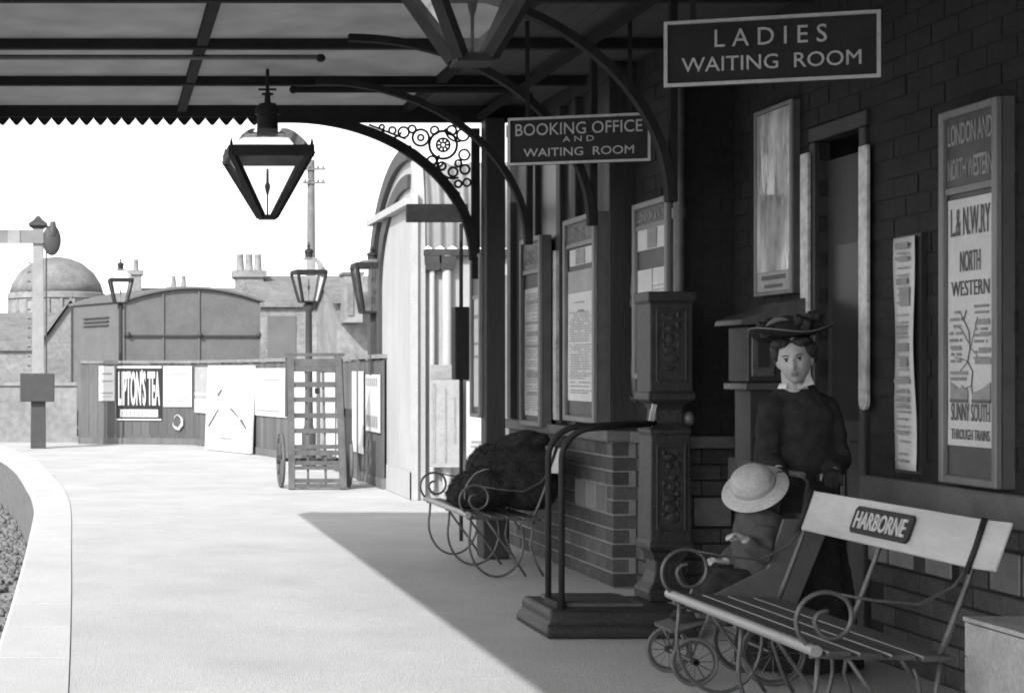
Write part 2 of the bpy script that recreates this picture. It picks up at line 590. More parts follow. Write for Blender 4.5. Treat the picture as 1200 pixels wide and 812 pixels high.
# bed below the coping, and the brick face of the platform
mb = MB()
vs, fs = [], []
for j, y in enumerate(ys):
    xo = interp(OUTER, y) + 0.03; xi = interp(INNER, y) + 0.3
    vs += [(xi, y, -0.014), (xo, y, -0.014), (xo, y, -0.95)]
for j in range(len(ys) - 1):
    a = j * 3
    fs += [(a, a + 1, a + 4, a + 3), (a + 1, a + 2, a + 5, a + 4)]
mb.add(vs, fs)
mb.build('edge_wall', 'edge_brick', platform)
# coping stones, each one its own slab
y = -2.0
while y < 31.2:
    L = 0.92 + random.uniform(-0.08, 0.08)
    y1 = min(y + L, 31.9)
    g = 0.003
    mb = MB()
    ring = []
    nseg = 3
    pts = []
    for k in range(nseg + 1):
        yy = y + g + (y1 - y - 2 * g) * k / nseg
        pts.append((interp(OUTER, yy), interp(INNER, yy), yy))
    dz = random.uniform(-0.0015, 0.0015)
    vs, fs = [], []
    for xo, xi, yy in pts:
        vs += [(xo, yy, dz - 0.13), (xo, yy, dz - 0.02), (xo + 0.02, yy, dz), (xi, yy, dz), (xi, yy, dz - 0.13)]
    for k in range(nseg):
        for e in range(4):
            a = k * 5 + e
            fs.append((a, a + 1, a + 6, a + 5))
    fs += [(0, 1, 2, 3, 4), tuple(reversed(range(nseg * 5, nseg * 5 + 5)))]
    mb.add(vs, fs)
    mb.build('coping_stone', 'coping', platform)
    y = y1

mb = MB()
mb.add([(-900, -300, -0.92), (900, -300, -0.92), (900, 1500, -0.92), (-900, 1500, -0.92)], [(0, 1, 2, 3)])
mb.build('ground', 'ground', None, kind='structure')
# ballast beside the platform wall
mb = MB()
t = (1 + 5 ** 0.5) / 2
ico = [(-1, t, 0), (1, t, 0), (-1, -t, 0), (1, -t, 0), (0, -1, t), (0, 1, t), (0, -1, -t), (0, 1, -t), (t, 0, -1), (t, 0, 1), (-t, 0, -1), (-t, 0, 1)]
icf = [(0, 11, 5), (0, 5, 1), (0, 1, 7), (0, 7, 10), (0, 10, 11), (1, 5, 9), (5, 11, 4), (11, 10, 2), (10, 7, 6), (7, 1, 8), (3, 9, 4), (3, 4, 2), (3, 2, 6), (3, 6, 8), (3, 8, 9), (4, 9, 5), (2, 4, 11), (6, 2, 10), (8, 6, 7), (9, 8, 1)]
for k in range(2600):
    yy = random.uniform(9, 30)
    xx = interp(OUTER, yy) - random.uniform(0.0, 1.6) ** 1.2
    r = random.uniform(0.02, 0.06)
    sx, sy, sz = (r * random.uniform(0.3, 0.65) for _ in range(3))
    mb.add([(xx + a * sx, yy + b * sy, -0.90 + random.uniform(0, 0.03) + c * sz) for a, b, c in ico], icf)
mb.build('ballast', 'ballast', None, kind='stuff', label='loose stone ballast below the platform edge', cat='ballast')

# ================================================================ STATION BUILDING
bld = thing('station_building', (3.6, 8.0, 0), 'dark brick station building along the right side of the platform', 'building')
C0 = 0.094   # course height
# masonry cores behind the brick faces
MB().box(3.307, 6.5, 10.507, 13.2, 0, 0.94).build('bay_core', 'mortar', bld)
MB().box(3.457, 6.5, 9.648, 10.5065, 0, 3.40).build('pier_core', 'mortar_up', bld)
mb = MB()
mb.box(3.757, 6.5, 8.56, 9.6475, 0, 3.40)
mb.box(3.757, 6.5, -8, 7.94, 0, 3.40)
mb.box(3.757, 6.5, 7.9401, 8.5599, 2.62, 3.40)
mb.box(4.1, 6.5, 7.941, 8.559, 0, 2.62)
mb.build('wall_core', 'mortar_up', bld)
MB().box(3.34, 6.5, 10.53, 13.2, 1.003, 3.40).build('bay_upper_wall', 'timber_dark', bld)
# one brick, shared
bm0 = MB().box(-0.02, 0.02, -0.1105, 0.1105, -0.0415, 0.0415)
brick0 = bm0.build('brick', 'brick', None, bevel=0.004)
half0 = MB().box(-0.02, 0.02, -0.0525, 0.0525, -0.0415, 0.0415).build('brick', 'brick', None, bevel=0.004)
tile0 = MB().box(-0.02, 0.02, -0.1105, 0.1105, -0.084, 0.084).build('pale_tile', 'tile', None, bevel=0.004)
B = ORG[bld]
bricks_used = []
def put(src, name, x, y, z, rot):
    hz = 0.084 if src is tile0 else 0.0415
    o = share(src, name, Vector((x, y, z - hz)) - B, bld, (0, 0, rot))
    if src.modifiers:
        b = o.modifiers.new('bevel', 'BEVEL'); b.width = 0.004; b.segments = 1; b.limit_method = 'ANGLE'
    return o
def brick_face(plane, c, a0, a1, z0, z1, tiles=None, skip=None):
    """plane 'x': face at X=c seen from -X, running along Y; plane 'y': face at Y=c, running along X"""
    nz = int(round((z1 - z0) / C0))
    for i in range(nz):
        z = z0 + (i + 0.5) * C0
        if tiles and i == 5:
                for p in tiles:
                    j = random.uniform(-0.002, 0.002)
                    if plane == 'x':
                        put(tile0, 'pale_tile', c + 0.018 + j, p, z + C0 / 2, 0)
                    else:
                        put(tile0, 'pale_tile', p, c + 0.018 + j, z + C0 / 2, PI / 2)
        p = a0 + (0.0 if i % 2 == 0 else -0.115)
        while p < a1 - 0.04:
            lo, hi = max(p, a0), min(p + 0.23, a1)
            if tiles and i in (5, 6):
                for q in tiles:
                    if lo < q + 0.11 and hi > q - 0.11:
                        if (lo + hi) / 2 > q: lo = max(lo, q + 0.115)
                        else: hi = min(hi, q - 0.115)
            if hi - lo > 0.06 and not (skip and skip((lo + hi) / 2, z)):
                src = brick0 if hi - lo > 0.17 else half0
                j = random.uniform(-0.003, 0.003)
                if plane == 'x':
                    o = put(src, 'brick', c + 0.02 + j, (lo + hi) / 2, z, 0)
                else:
                    o = put(src, 'brick', (lo + hi) / 2, c + 0.02 + j, z, PI / 2)
                L = 0.221 if src is brick0 else 0.105
                o.scale = (1, (hi - lo - 0.009) / L, 1)
            p += 0.23
door_gap = lambda a, z: 7.90 < a < 8.60
brick_face('x', 3.30, 10.51, 13.18, 0, 0.94, tiles=[10.73, 10.97, 11.21])
brick_face('y', 10.50, 3.30, 3.47, 0, 0.94)
brick_face('x', 3.45, 9.65, 10.49, 0, 0.94)
brick_face('y', 9.64, 3.45, 3.77, 0, 0.94, tiles=[3.63])
brick_face('x', 3.75, 6.3, 9.62, 0, 0.752, tiles=[6.5, 6.74, 7.28, 7.62, 7.86, 8.75, 8.99, 9.3], skip=door_gap)
for o in (brick0, half0, tile0):
    bpy.data.objects.remove(o)
# the upper brickwork, too dark to tell brick from brick in the photograph, stays real geometry in one part
mb = MB()
def brick_stuff(plane, c, a0, a1, z0, z1, skip=None):
    nz = int((z1 - z0) / C0)
    for i in range(nz):
        z = z0 + (i + 0.5) * C0
        p = a0 + (0.0 if i % 2 == 0 else -0.115)
        while p < a1 - 0.04:
            lo, hi = max(p, a0) + 0.004, min(p + 0.23, a1) - 0.004
            if hi - lo > 0.05 and not (skip and skip((lo + hi) / 2, z)):
                j = random.uniform(-0.003, 0.003)
                if plane == 'x':
                    mb.box(c + j, c + 0.04, lo, hi, z - 0.042, z + 0.042)
                else:
                    mb.box(lo, hi, c + j, c + 0.04, z - 0.042, z + 0.042)
            p += 0.23
door_gap2 = lambda a, z: 7.90 < a < 8.60 and z < 2.66
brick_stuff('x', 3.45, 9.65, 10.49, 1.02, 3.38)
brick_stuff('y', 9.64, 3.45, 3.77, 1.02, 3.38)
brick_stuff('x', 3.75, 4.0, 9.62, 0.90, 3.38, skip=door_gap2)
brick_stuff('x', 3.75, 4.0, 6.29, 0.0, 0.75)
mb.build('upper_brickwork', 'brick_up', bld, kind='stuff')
# plinth caps and sills
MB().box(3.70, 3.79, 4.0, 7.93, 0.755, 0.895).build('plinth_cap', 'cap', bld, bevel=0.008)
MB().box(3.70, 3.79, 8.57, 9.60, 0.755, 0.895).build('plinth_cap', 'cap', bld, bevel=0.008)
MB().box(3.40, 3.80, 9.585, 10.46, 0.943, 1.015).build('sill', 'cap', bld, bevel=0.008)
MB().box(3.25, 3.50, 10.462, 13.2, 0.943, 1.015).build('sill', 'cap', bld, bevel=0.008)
# bay: dark timber uprights, panes between the notice boards
for yy in (10.56, 11.32, 11.70, 12.36, 13.12):
    MB().box(3.285, 3.36, yy - 0.05, yy + 0.05, 1.02, 3.3).build('bay_upright', 'timber_dark', bld, bevel=0.006)
MB().box(3.285, 3.36, 10.5, 13.2, 3.301, 3.399).build('bay_head', 'timber_dark', bld)
for a, b in ((11.37, 11.65), (11.75, 12.31)):
    w = MB().box(3.32, 3.345, a + 0.003, b - 0.003, 1.05, 3.25).build('window', 'window_glass', bld)
    MB().box(3.30, 3.335, a + 0.002, b - 0.002, 2.10, 2.15).build('glazing_bar', 'timber_dark', w)
MB().box(3.305, 3.475, 10.505, 10.54, 1.02, 3.38).build('bay_end_panel', 'timber_dark', bld)
MB().box(3.262, 3.284, 11.66, 11.74, 1.05, 2.27).build('jamb_highlight', 'pale_highlight', bld)  # pale strip painted as the highlight along the window edge
# narrow glazed slot between the two wall planes with a pointed pale ornament
# ladies' waiting room door
door = MB().box(3.80, 3.85, 8.0, 8.5, 0.02, 2.50).build('door', 'timber_dark', bld)
MB().box(3.79, 3.81, 8.08, 8.42, 1.15, 2.05).build('door_glass', 'window_glass', door)
for z0, z1 in ((0.15, 0.55), (0.62, 1.05)):
    for a, b in ((8.06, 8.22), (8.28, 8.44)):
        MB().box(3.782, 3.802, a, b, z0, z1).build('door_panel', 'timber_dark', door, bevel=0.012)
MB().ellipsoid((3.765, 8.44, 1.08), (0.03, 0.03, 0.03), 10, 6).build('door_knob', 'iron_grey', door, smooth=True)
MB().box(3.73, 3.82, 7.94, 8.00, 0, 2.60).build('door_jamb', 'timber_dark', bld, bevel=0.006)
MB().box(3.73, 3.82, 8.50, 8.56, 0, 2.60).build('door_jamb', 'timber_dark', bld, bevel=0.006)
MB().box(3.73, 3.82, 7.93, 8.57, 2.603, 2.68).build('door_lintel', 'timber_dark', bld, bevel=0.006)
# downpipe at the corner
mb = MB()
mb.tube([(3.40, 9.56, 0.0), (3.40, 9.56, 3.30)], 0.032, 12)
dp = mb.build('downpipe', 'iron_grey', bld, smooth='auto')
for zz in (0.5, 1.4, 2.3, 3.1):
    MB().tube([(3.40, 9.56, zz), (3.40, 9.56, zz + 0.06)], 0.042, 12).build('pipe_collar', 'iron_grey', dp, smooth='auto')

# pale strips on the door jambs, coloured as the light caught by their edges
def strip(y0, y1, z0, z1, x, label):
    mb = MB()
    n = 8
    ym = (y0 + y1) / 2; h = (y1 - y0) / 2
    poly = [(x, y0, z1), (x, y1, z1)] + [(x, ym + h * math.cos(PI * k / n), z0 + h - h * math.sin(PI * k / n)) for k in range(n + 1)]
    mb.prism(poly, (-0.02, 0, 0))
    return mb.build('highlight_strip', 'pale_highlight', None, bevel=0.003, label=label, cat='strip', group='pale door strips')
strip(7.87, 7.955, 1.21, 2.50, 3.728, 'long pale vertical strip painted as light on the door jamb, between the woman and the narrow poster')
strip(8.53, 8.62, 1.05, 2.55, 3.728, 'pale vertical strip painted as light on the door jamb above the woman, beside the shiny framed panel')

# ================================================================ CANOPY
can = thing('platform_canopy', (2.85, 12.3, 0), 'iron and glass platform canopy with curved brackets and saw-tooth end valance', 'canopy')
XE = -0.92
YE = 12.33
beams = [12.30 - 1.25 * i for i in range(14)]
for i, y in enumerate(beams):
    if i == 0:
        MB().box(XE, 1.145, y - 0.03, y + 0.03, 3.325, 3.42).build('end_beam', 'iron_canopy', can)
        MB().box(1.146, 3.3, y - 0.03, y + 0.03, 3.285, 3.42).build('end_beam', 'iron_canopy', can)
    else:
        MB().box(XE, 3.74, y - 0.03, y + 0.03, 3.345, 3.405).build('cross_beam', 'iron_canopy', can)
for x in (0.60, 2.30):
    for i in range(7):
        MB().box(x - 0.032, x + 0.032, beams[i + 1] + 0.032, beams[i] - 0.032, 3.355, 3.405).build('glazing_bar', 'iron_canopy', can)
for (xa, xb) in ((XE + 0.02, 0.60), (0.60, 2.30)):
    for i in range(13):
        MB().box(xa + 0.003, xb - 0.003, beams[i + 1] + 0.003, beams[i] - 0.003, 3.412, 3.418).build('roof_pane', 'roof_glass', can)
# boarded strips at the gutter and at the building
for i in range(13):
    if i < 4:
        x = 2.305
        while x < 3.70:
            MB().box(x, x + 0.145, beams[i + 1], beams[i] - 0.004, 3.407, 3.43).build('ceiling_board', 'ceiling_board', can)
            x += 0.15
    else:
        MB().box(2.305, 3.76, beams[i + 1], beams[i] - 0.004, 3.407, 3.43).build('ceiling_panel', 'ceiling_board', can)
MB().box(XE - 0.05, XE, beams[-1], YE, 3.26, 3.47).build('edge_fascia', 'iron_canopy', can)
MB().box(2.83, 2.87, beams[-1], 12.268, 3.30, 3.342).build('long_girder', 'iron_canopy', can)
# saw-tooth end valance: one pointed board after another
x = XE
while x < 1.12:
    w = 0.1065
    mb = MB()
    mb.prism([(x + 0.0015, 12.332, 3.40), (x + w - 0.0015, 12.332, 3.40), (x + w - 0.0015, 12.332, 3.320), (x + w / 2 + 0.010, 12.332, 3.272), (x + w / 2 - 0.010, 12.332, 3.272), (x + 0.0015, 12.332, 3.320)], (0, 0.02, 0))
    mb.build('valance_board', 'iron_canopy', can)
    x += w
# the end beam itself is shallow above the boards, deep past them: trim
# curved brackets
def bracket(y, full):
    rib = MB()
    n = 28
    pts = []
    vs, fs = [], []
    for k in range(n + 1):
        t = PI / 2 * (1 - k / n)
        c, s = math.cos(t), math.sin(t)
        for dr in ((-0.035, 0.035) if full else (-0.02, 0.02)):
            px = 1.42 + (1.40 + dr) * c; pz = 2.24 + (1.08 + dr) * s
            vs += [(px, y - 0.028, pz), (px, y + 0.028, pz)]
    for k in range(n):
        a = k * 4
        fs += [(a, a + 1, a + 5, a + 4), (a + 2, a + 6, a + 7, a + 3), (a, a + 4, a + 6, a + 2), (a + 1, a + 3, a + 7, a + 5)]
    fs += [(0, 2, 3, 1), (n * 4, n * 4 + 1, n * 4 + 3, n * 4 + 2)]
    rib.add(vs, fs)
    rb = rib.build('bracket', 'iron_canopy', can)
    MB().box(2.80 if full else 2.815, 2.86 if full else 2.85, y - 0.02, y + 0.02, 2.10 if full else 2.24, 3.24).build('bracket_leg', 'iron_canopy', can)
    if not full:
        return
    sc = MB()
    def ring(cx, cz, r, tr=0.011, m=22):
        sc.tube([(cx + r * math.cos(2 * PI * i / m), y, cz + r * math.sin(2 * PI * i / m)) for i in range(m)], tr, 6, closed=True)
    ring(2.585, 3.115, 0.105)
    ring(2.585, 3.115, 0.05, 0.009)
    for k in range(8):
        a = 2 * PI * k / 8
        sc.tube([(2.585 + 0.012 * math.cos(a), y, 3.115 + 0.012 * math.sin(a)), (2.585 + 0.05 * math.cos(a), y, 3.115 + 0.05 * math.sin(a))], 0.009, 5)
    ring(2.415, 3.17, 0.062, 0.010)
    ring(2.415, 3.17, 0.022, 0.009)
    ring(2.285, 3.21, 0.04, 0.009)
    ring(2.735, 3.19, 0.045, 0.009)
    ring(2.745, 3.04, 0.04, 0.009)
    ring(2.75, 2.93, 0.035, 0.009)
    ring(2.765, 2.83, 0.028, 0.008)
    # scrolls
    for (cx, cz, r, a0, a1) in ((2.50, 3.03, 0.10, 200, 330), (2.66, 2.98, 0.12, 150, 290), (2.20, 3.25, 0.08, 190, 330), (2.70, 3.24, 0.10, 180, 280)):
        sc.tube([(cx + r * math.cos(math.radians(a0 + (a1 - a0) * i / 10)), y, cz + r * math.sin(math.radians(a0 + (a1 - a0) * i / 10))) for i in range(11)], 0.009, 5)
    for (cx, cz, r) in ((2.52, 3.225, 0.03), (2.65, 3.225, 0.035), (2.35, 3.235, 0.028), (2.50, 2.995, 0.035), (2.575, 2.955, 0.03), (2.66, 2.91, 0.035), (2.70, 2.975, 0.025), (2.20, 3.225, 0.026), (2.70, 2.82, 0.026), (2.12, 3.25, 0.018)):
        ring(cx, cz, r, 0.009, 14)
    sc.tube([(2.44, y, 3.02), (2.71, y, 2.74)], 0.010, 6)
    sc.tube([(2.02, y, 3.27), (2.30, y, 3.16)], 0.009, 6)
    sc.build('scrollwork', 'iron_canopy', rb, smooth=True)
for y in (12.30, 10.75, 9.35, 8.05):
    bracket(y, y > 12)
col = MB().sqloft([(0.10, 0.10, 0.0), (0.10, 0.10, 0.35), (0.075, 0.075, 0.38), (0.075, 0.075, 3.30)], (2.94, 12.20)).build('end_post', 'timber_dark', can, bevel=0.01)
# gas pipes under the roof
mb = MB()
mb.tube([(-0.85, 9.95, 3.325), (1.32, 9.95, 3.325)], 0.016, 8)
mb.build('gas_pipe', 'iron_grey', can, smooth='auto')
MB().ellipsoid((1.34, 9.95, 3.32), (0.03, 0.025, 0.025), 12, 8).build('pipe_fitting', 'iron_canopy', can, smooth=True)
MB().tube([(1.31, 10.95, 3.30), (2.78, 10.95, 3.30)], 0.022, 8).build('gas_pipe', 'iron_canopy', can, smooth='auto')
MB().ellipsoid((1.29, 10.95, 3.30), (0.028, 0.025, 0.028), 12, 8).build('pipe_fitting', 'iron_canopy', can, smooth=True)

# ================================================================ CURVED-ROOF SHED
shed = thing('curved_roof_shed', (3.4, 17.7, 0), 'whitewashed shed with curved corrugated roof beyond the canopy', 'shed')
def prof(scale=1.0, n=20):
    """(y, z) along the arched top, from the far eave to the near eave"""
    pts = []
    for k in range(n + 1):
        a = PI / 2 * (k / n)
        pts.append((18.05 + 2.35 * math.cos(a) * scale, 2.35 + 1.53 * math.sin(a) * scale))
    for k in range(1, 9):
        a = PI / 2 * (k / 8)
        pts.append((18.05 - 0.38 * math.sin(a) * scale, 2.75 + 1.13 * math.cos(a) * scale if scale == 1 else 2.75 + (1.53 * scale - 0.40) * math.cos(a)))
    return pts
P = prof()
poly = [(3.40, 20.4, 0)] + [(3.40, y, z) for y, z in P] + [(3.40, 17.67, 0)]
MB().prism(poly, (0.12, 0, 0)).build('front_wall', 'shed_wall', shed)
# dark barge board, a pale gap and a dark inner arch, proud of the wall
def band(r0, r1, x, d, name, m):
    mb = MB()
    vs, fs = [], []
    n = 22
    for k in range(n + 1):
        a = math.radians(0 + 96 * k / n)
        for r in (r0, r1):
            yy, zz = 18.05 + 2.35 * math.cos(a) * r, 2.35 + 1.53 * math.sin(a) * r
            vs += [(x, yy, zz), (x - d, yy, zz)]
    for k in range(n):
        a = k * 4
        fs += [(a, a + 1, a + 5, a + 4), (a + 2, a + 6, a + 7, a + 3), (a, a + 4, a + 6, a + 2), (a + 1, a + 3, a + 7, a + 5)]
    fs += [(0, 2, 3, 1), (n * 4, n * 4 + 1, n * 4 + 3, n * 4 + 2)]
    mb.add(vs, fs)
    # straight leg down at the far end
    y0, y1 = 18.05 + 2.35 * r0, 18.05 + 2.35 * r1
    mb.box(x - d, x, y0, y1, 1.2, 2.349)
    return mb.build(name, m, shed)
band(0.90, 1.005, 3.398, 0.06, 'barge_board', 'dark_trim')
band(0.70, 0.80, 3.398, 0.04, 'inner_arch', 'dark_trim')
MB().box(3.30, 3.397, 17.72, 20.3, 3.21, 3.29).build('transom', 'white_paint', shed)
MB().box(3.36, 3.43, 17.62, 17.72, 0, 3.35).build('corner_pilaster', 'white_paint', shed)
# corrugated roof
mb = MB()
P2 = prof(0.89)
P2 = [p for p in P2 if p[0] < 19.6]
vs, fs = [], []
nxr = 180
for i in range(nxr + 1):
    x = 3.525 + 3.6 * i / nxr
    w = 0.024 * math.sin(2 * PI * (x - 3.52) / 0.135)
    for (yy, zz) in P2:
        vs.append((x, yy - w * 0.8, zz + w * 0.6))
np_ = len(P2)
for i in range(nxr):
    for j in range(np_ - 1):
        a = i * np_ + j
        fs.append((a, a + 1, a + 1 + np_, a + np_))
mb.add(vs, fs)
mb.build('corrugated_roof', 'corrugated', shed, smooth=True)
MB().box(3.523, 7.1, 17.76, 20.4, 0, 2.74).build('side_wall', 'shed_wall', shed)
MB().box(3.50, 7.1, 17.66, 17.755, 2.66, 2.72).build('gutter', 'dark_trim', shed)
for x in (3.60, 3.76):
    d_ = MB().tube([(x, 17.70, 0.1), (x, 17.70, 2.66)], 0.05 if x > 3.7 else 0.03, 12).build('downpipe', 'white_paint', shed, smooth='auto')
    MB().sqloft([(0.07, 0.05, 2.50), (0.09, 0.06, 2.58), (0.09, 0.06, 2.655)], (x, 17.70)).build('pipe_hopper', 'dark_trim', d_)
MB().box(3.36, 3.398, 17.63, 19.2, 0.0, 0.30).build('wall_plinth', 'shed_wall', shed)
MB().box(4.10, 4.75, 17.70, 17.758, 0.02, 2.45).build('side_door', 'board_frame', shed, bevel=0.01)
# ================================================================ FENCE
fen = thing('plank_fence', (1.7, 31.0, 0), 'grey vertical plank fence covered in posters at the platform end', 'fence')
F = ORG[fen]
plank0 = MB().box(-0.078, 0.078, -0.012, 0.012, 0.02, 1.56).build('plank', 'fence', None)
segs = [((-0.42, 31.45), (1.75, 31.0)), ((1.75, 31.0), (3.3, 24.5)), ((3.3, 24.5), (3.36, 19.35))]
first = True
for (a, b) in segs:
    a = Vector((a[0], a[1], 0)); b = Vector((b[0], b[1], 0))
    d = b - a
    L = d.length; n = int(L / 0.162)
    ang = math.atan2(d.y, d.x)
    nrm = Vector((-d.y, d.x, 0)).normalized()
    for k in range(n):
        p = a + d * ((k + 0.5) / n) + nrm * random.uniform(-0.004, 0.004)
        share(plank0, 'plank', p - F + Vector((0, 0, random.uniform(-0.012, 0.012))), fen, (0, 0, ang), (1, 1, 1))
    MB().bar(a + Vector((0, 0, 1.58)), b + Vector((0, 0, 1.58)), 0.09, 0.05).build('cap_rail', 'fence_cap', fen)
    MB().bar(a + nrm * -0.0 + Vector((0, 0, 0.06)) - nrm * 0.0, b + Vector((0, 0, 0.06)), 0.06, 0.12).build('gravel_board', 'fence', fen)
    for k in range(int(L / 1.8) + 1):
        p = a + d * min(1, k * 1.8 / L)
        MB().box(p.x - 0.05, p.x + 0.05, p.y - 0.05 + 0.06, p.y + 0.05 + 0.06, 0, 1.6).build('fence_post', 'fence', fen)
bpy.data.objects.remove(plank0)

def on_seg(i, t, off=0.03):
    a, b = segs[i]
    a = Vector((a[0], a[1], 0)); b = Vector((b[0], b[1], 0))
    d = (b - a).normalized()
    nrm = Vector((d.y, -d.x, 0))     # towards the platform
    return a + (b - a) * t + nrm * off, d, nrm
def bill(i, t0, t1, z0, z1, label, m='poster_sun', lines=0, group='bills pasted along the fence', dark=None):
    p0, d, nr = on_seg(i, t0)
    p1, _, _ = on_seg(i, t1)
    c = (p0 + p1) / 2
    r = thing('poster', (c.x, c.y, z0), label, 'poster', group)
    mb = MB()
    mb.prism([p0 + Vector((0, 0, z0)), p1 + Vector((0, 0, z0)), p1 + Vector((0, 0, z1)), p0 + Vector((0, 0, z1))], nr * 0.012)
    mb.build('sheet', m, r)
    mtx = Matrix(((d.x, 0, nr.x, c.x + nr.x * 0.0155), (d.y, 0, nr.y, c.y + nr.y * 0.0155), (0, 1, 0, (z0 + z1) / 2), (0, 0, 0, 1)))
    return r, mtx, (p1 - p0).length, z1 - z0
def bars(mtx, rects, m, parent, name='print', depth=0.003):
    mb = MB()
    for x0, x1, y0, y1 in rects:
        pts = [mtx @ Vector((x0, y0, 0)), mtx @ Vector((x1, y0, 0)), mtx @ Vector((x1, y1, 0)), mtx @ Vector((x0, y1, 0))]
        nn = (mtx.to_3x3() @ Vector((0, 0, 1))) * depth
        mb.prism(pts, nn)
    return mb.build(name, m, parent, kind='stuff' if len(rects) > 1 else None)
r, mt, w, h = bill(0, 0.165, 0.305, 0.83, 1.50, 'small pale double bill at the far left end of the fence')
bars(mt, [(-w * .4, w * .4, .03, .06), (-w * .4, w * .35, .17, .20), (-w * .4, w * .4, -.2, -.17), (-w * .3, w * .3, -.26, -.245)], 'ink_soft', r)
r, mt, w, h = bill(0, 0.325, 0.72, 0.46, 1.50, 'dark tea advertisement with tall white letters on the fence', 'enamel_dark')
cx = 0
letter("LIPTON'S TEA", mt @ Matrix.Translation((0, 0.10, 0)), w * 0.93, h * 0.66, 'poster_sun', r, 0.004, 0.03, split=True)
for q_ in ((-w * .42, w * .42, -h * .44, -h * .30), (-w * .5, w * .5, h * .46, h * .5), (-w * .5, w * .5, -h * .5, -h * .475)):
    bars(mt, [q_], 'poster_sun', r, 'white_panel')
bars(mt @ Matrix.Translation((0, 0, 0.004)), [(-w * .38 + k * w * .09, -w * .38 + k * w * .09 + w * .03, -h * .42, -h * .33) for k in range(9)], 'ink_soft', r)
r, mt, w, h = bill(0, 0.735, 0.985, 0.72, 1.50, 'plain white bill right of the dark tea advertisement')
bars(mt, [(-w * .35, w * .3, -h * .38, -h * .35), (-w * .1, w * .38, -h * .3, -h * .275), (-w * .3, w * .35, h * .3, h * .32)], 'ink_soft', r)
r, mt, w, h = bill(1, 0.03, 0.23, 0.62, 1.48, 'narrow grey bill tucked behind the big white board', 'paper_grey')
for q_ in ((-w * .5, w * .5, -h * .12, -h * .06), (-w * .5, w * .5, -h * .5, -h * .2)):
    bars(mt, [q_], 'poster_sun', r, 'white_panel')
r, mt, w, h = bill(1, 0.54, 0.79, 0.66, 1.45, 'plain white bill between the big white board and the upright barrow')
bars(mt, [(-w * .35, w * .3, -h * .40, -h * .37), (-w * .2, w * .3, h * .25, h * .27)], 'ink_soft', r)
r, mt, w, h = bill(2, 0.60, 0.76, 0.35, 1.40, 'tall narrow white bill just right of the upright barrow')
r, mt, w, h = bill(2, 0.80, 0.985, 0.66, 1.36, 'white bill with rows of dark print at the shed end of the fence')
bars(mt, [(-w * .4 + k * w * .14, -w * .4 + k * w * .14 + w * .07, -h * .42, -h * .22) for k in range(6)] + [(-w * .4 + k * w * .14, -w * .4 + k * w * .14 + w * .06, h * .30, h * .44) for k in range(6)], 'ink_soft', r)
r, mt, w, h = bill(1, 0.83, 0.985, 0.25, 1.40, 'white bill half hidden behind the left of the upright barrow')
r, mt, w, h = bill(2, 0.05, 0.40, 0.20, 1.38, 'white bill half hidden behind the right of the upright barrow')
# big white board leaning against the fence
bb = thing('hoarding_board', (2.27, 29.0, 0), 'big white advertisement board standing on the platform against the fence', 'board')
MB().prism([(1.83, 29.0, 0.01), (2.49, 27.3, 0.01), (2.55, 27.33, 1.50), (1.89, 29.03, 1.50)], (0.04, 0.016, 0)).build('panel', 'poster_sun', bb)
mtb = Matrix(((0.362 * 2.14, 0.04, -0.93, 2.185), (-0.932 * 2.14, 0.02, -0.36, 28.16), (0, 1.0, 0, 0.755), (0, 0, 0, 1)))
mbk = MB()
def stroke(x0, y0, x1, y1, wd):
    d = Vector((x1 - x0, y1 - y0, 0)).normalized(); nn = Vector((-d.y, d.x, 0)) * wd
    pts = [mtb @ (Vector((x0, y0, 0)) + nn), mtb @ (Vector((x1, y1, 0)) + nn * 0.4), mtb @ (Vector((x1, y1, 0)) - nn * 0.4), mtb @ (Vector((x0, y0, 0)) - nn)]
    mbk.prism(pts, (-0.012, -0.005, 0))
stroke(-0.36, -0.33, -0.18, -0.02, 0.012)
stroke(-0.20, 0.22, -0.13, 0.33, 0.016)
stroke(0.05, 0.0, 0.20, -0.14, 0.014)
stroke(0.24, -0.18, 0.34, -0.33, 0.02)
stroke(-0.12, -0.52, 0.10, -0.52, 0.006)
mbk.build('print', 'ink', bb)['kind'] = 'stuff'
# pale scrawled mark on the planks
mk = MB()
p, d, nr = on_seg(0, 0.86)
pts = []
for k in range(14):
    a = math.radians(140 - k * 24)
    pts.append(p + d * (0.09 * math.cos(a)) + Vector((0, 0, 0.42 + 0.13 * math.sin(a) + 0.01 * (k % 3))) + nr * 0.012)
mk.tube(pts, [0.006 + 0.03 * math.sin(PI * (k / 13) ** 1.6) * (0.7 + 0.3 * (k % 2)) for k in range(14)], 6)
mk.build('painted_mark', 'poster_sun', None, label='small pale curled mark on the fence below the plain bill', cat='mark')

# ================================================================ NOTICE BOARDS ON THE WALL
def print_rows(mtx, x0, x1, z0, z1, pitch, parent, m='ink_soft', fill=0.62, hh=0.45, seed=1):
    rnd = random.Random(seed)
    rects = []
    z = z1
    while z > z0 + pitch * 0.5:
        x = x0 + rnd.uniform(0, 0.08) * (x1 - x0)
        xe = x1 - rnd.uniform(0, 0.18) * (x1 - x0)
        while x < xe:
            L = rnd.uniform(0.05, 0.16) * (x1 - x0)
            if rnd.random() < 0.9:
                rects.append((x, min(x + L, xe), z - pitch * hh, z))
            x += L + 0.03 * (x1 - x0)
        z -= pitch * rnd.choice((1, 1, 1, 1.7))
    o = bars(mtx, rects, m, parent, 'print', 0.001)
    o['kind'] = 'stuff'
    return o

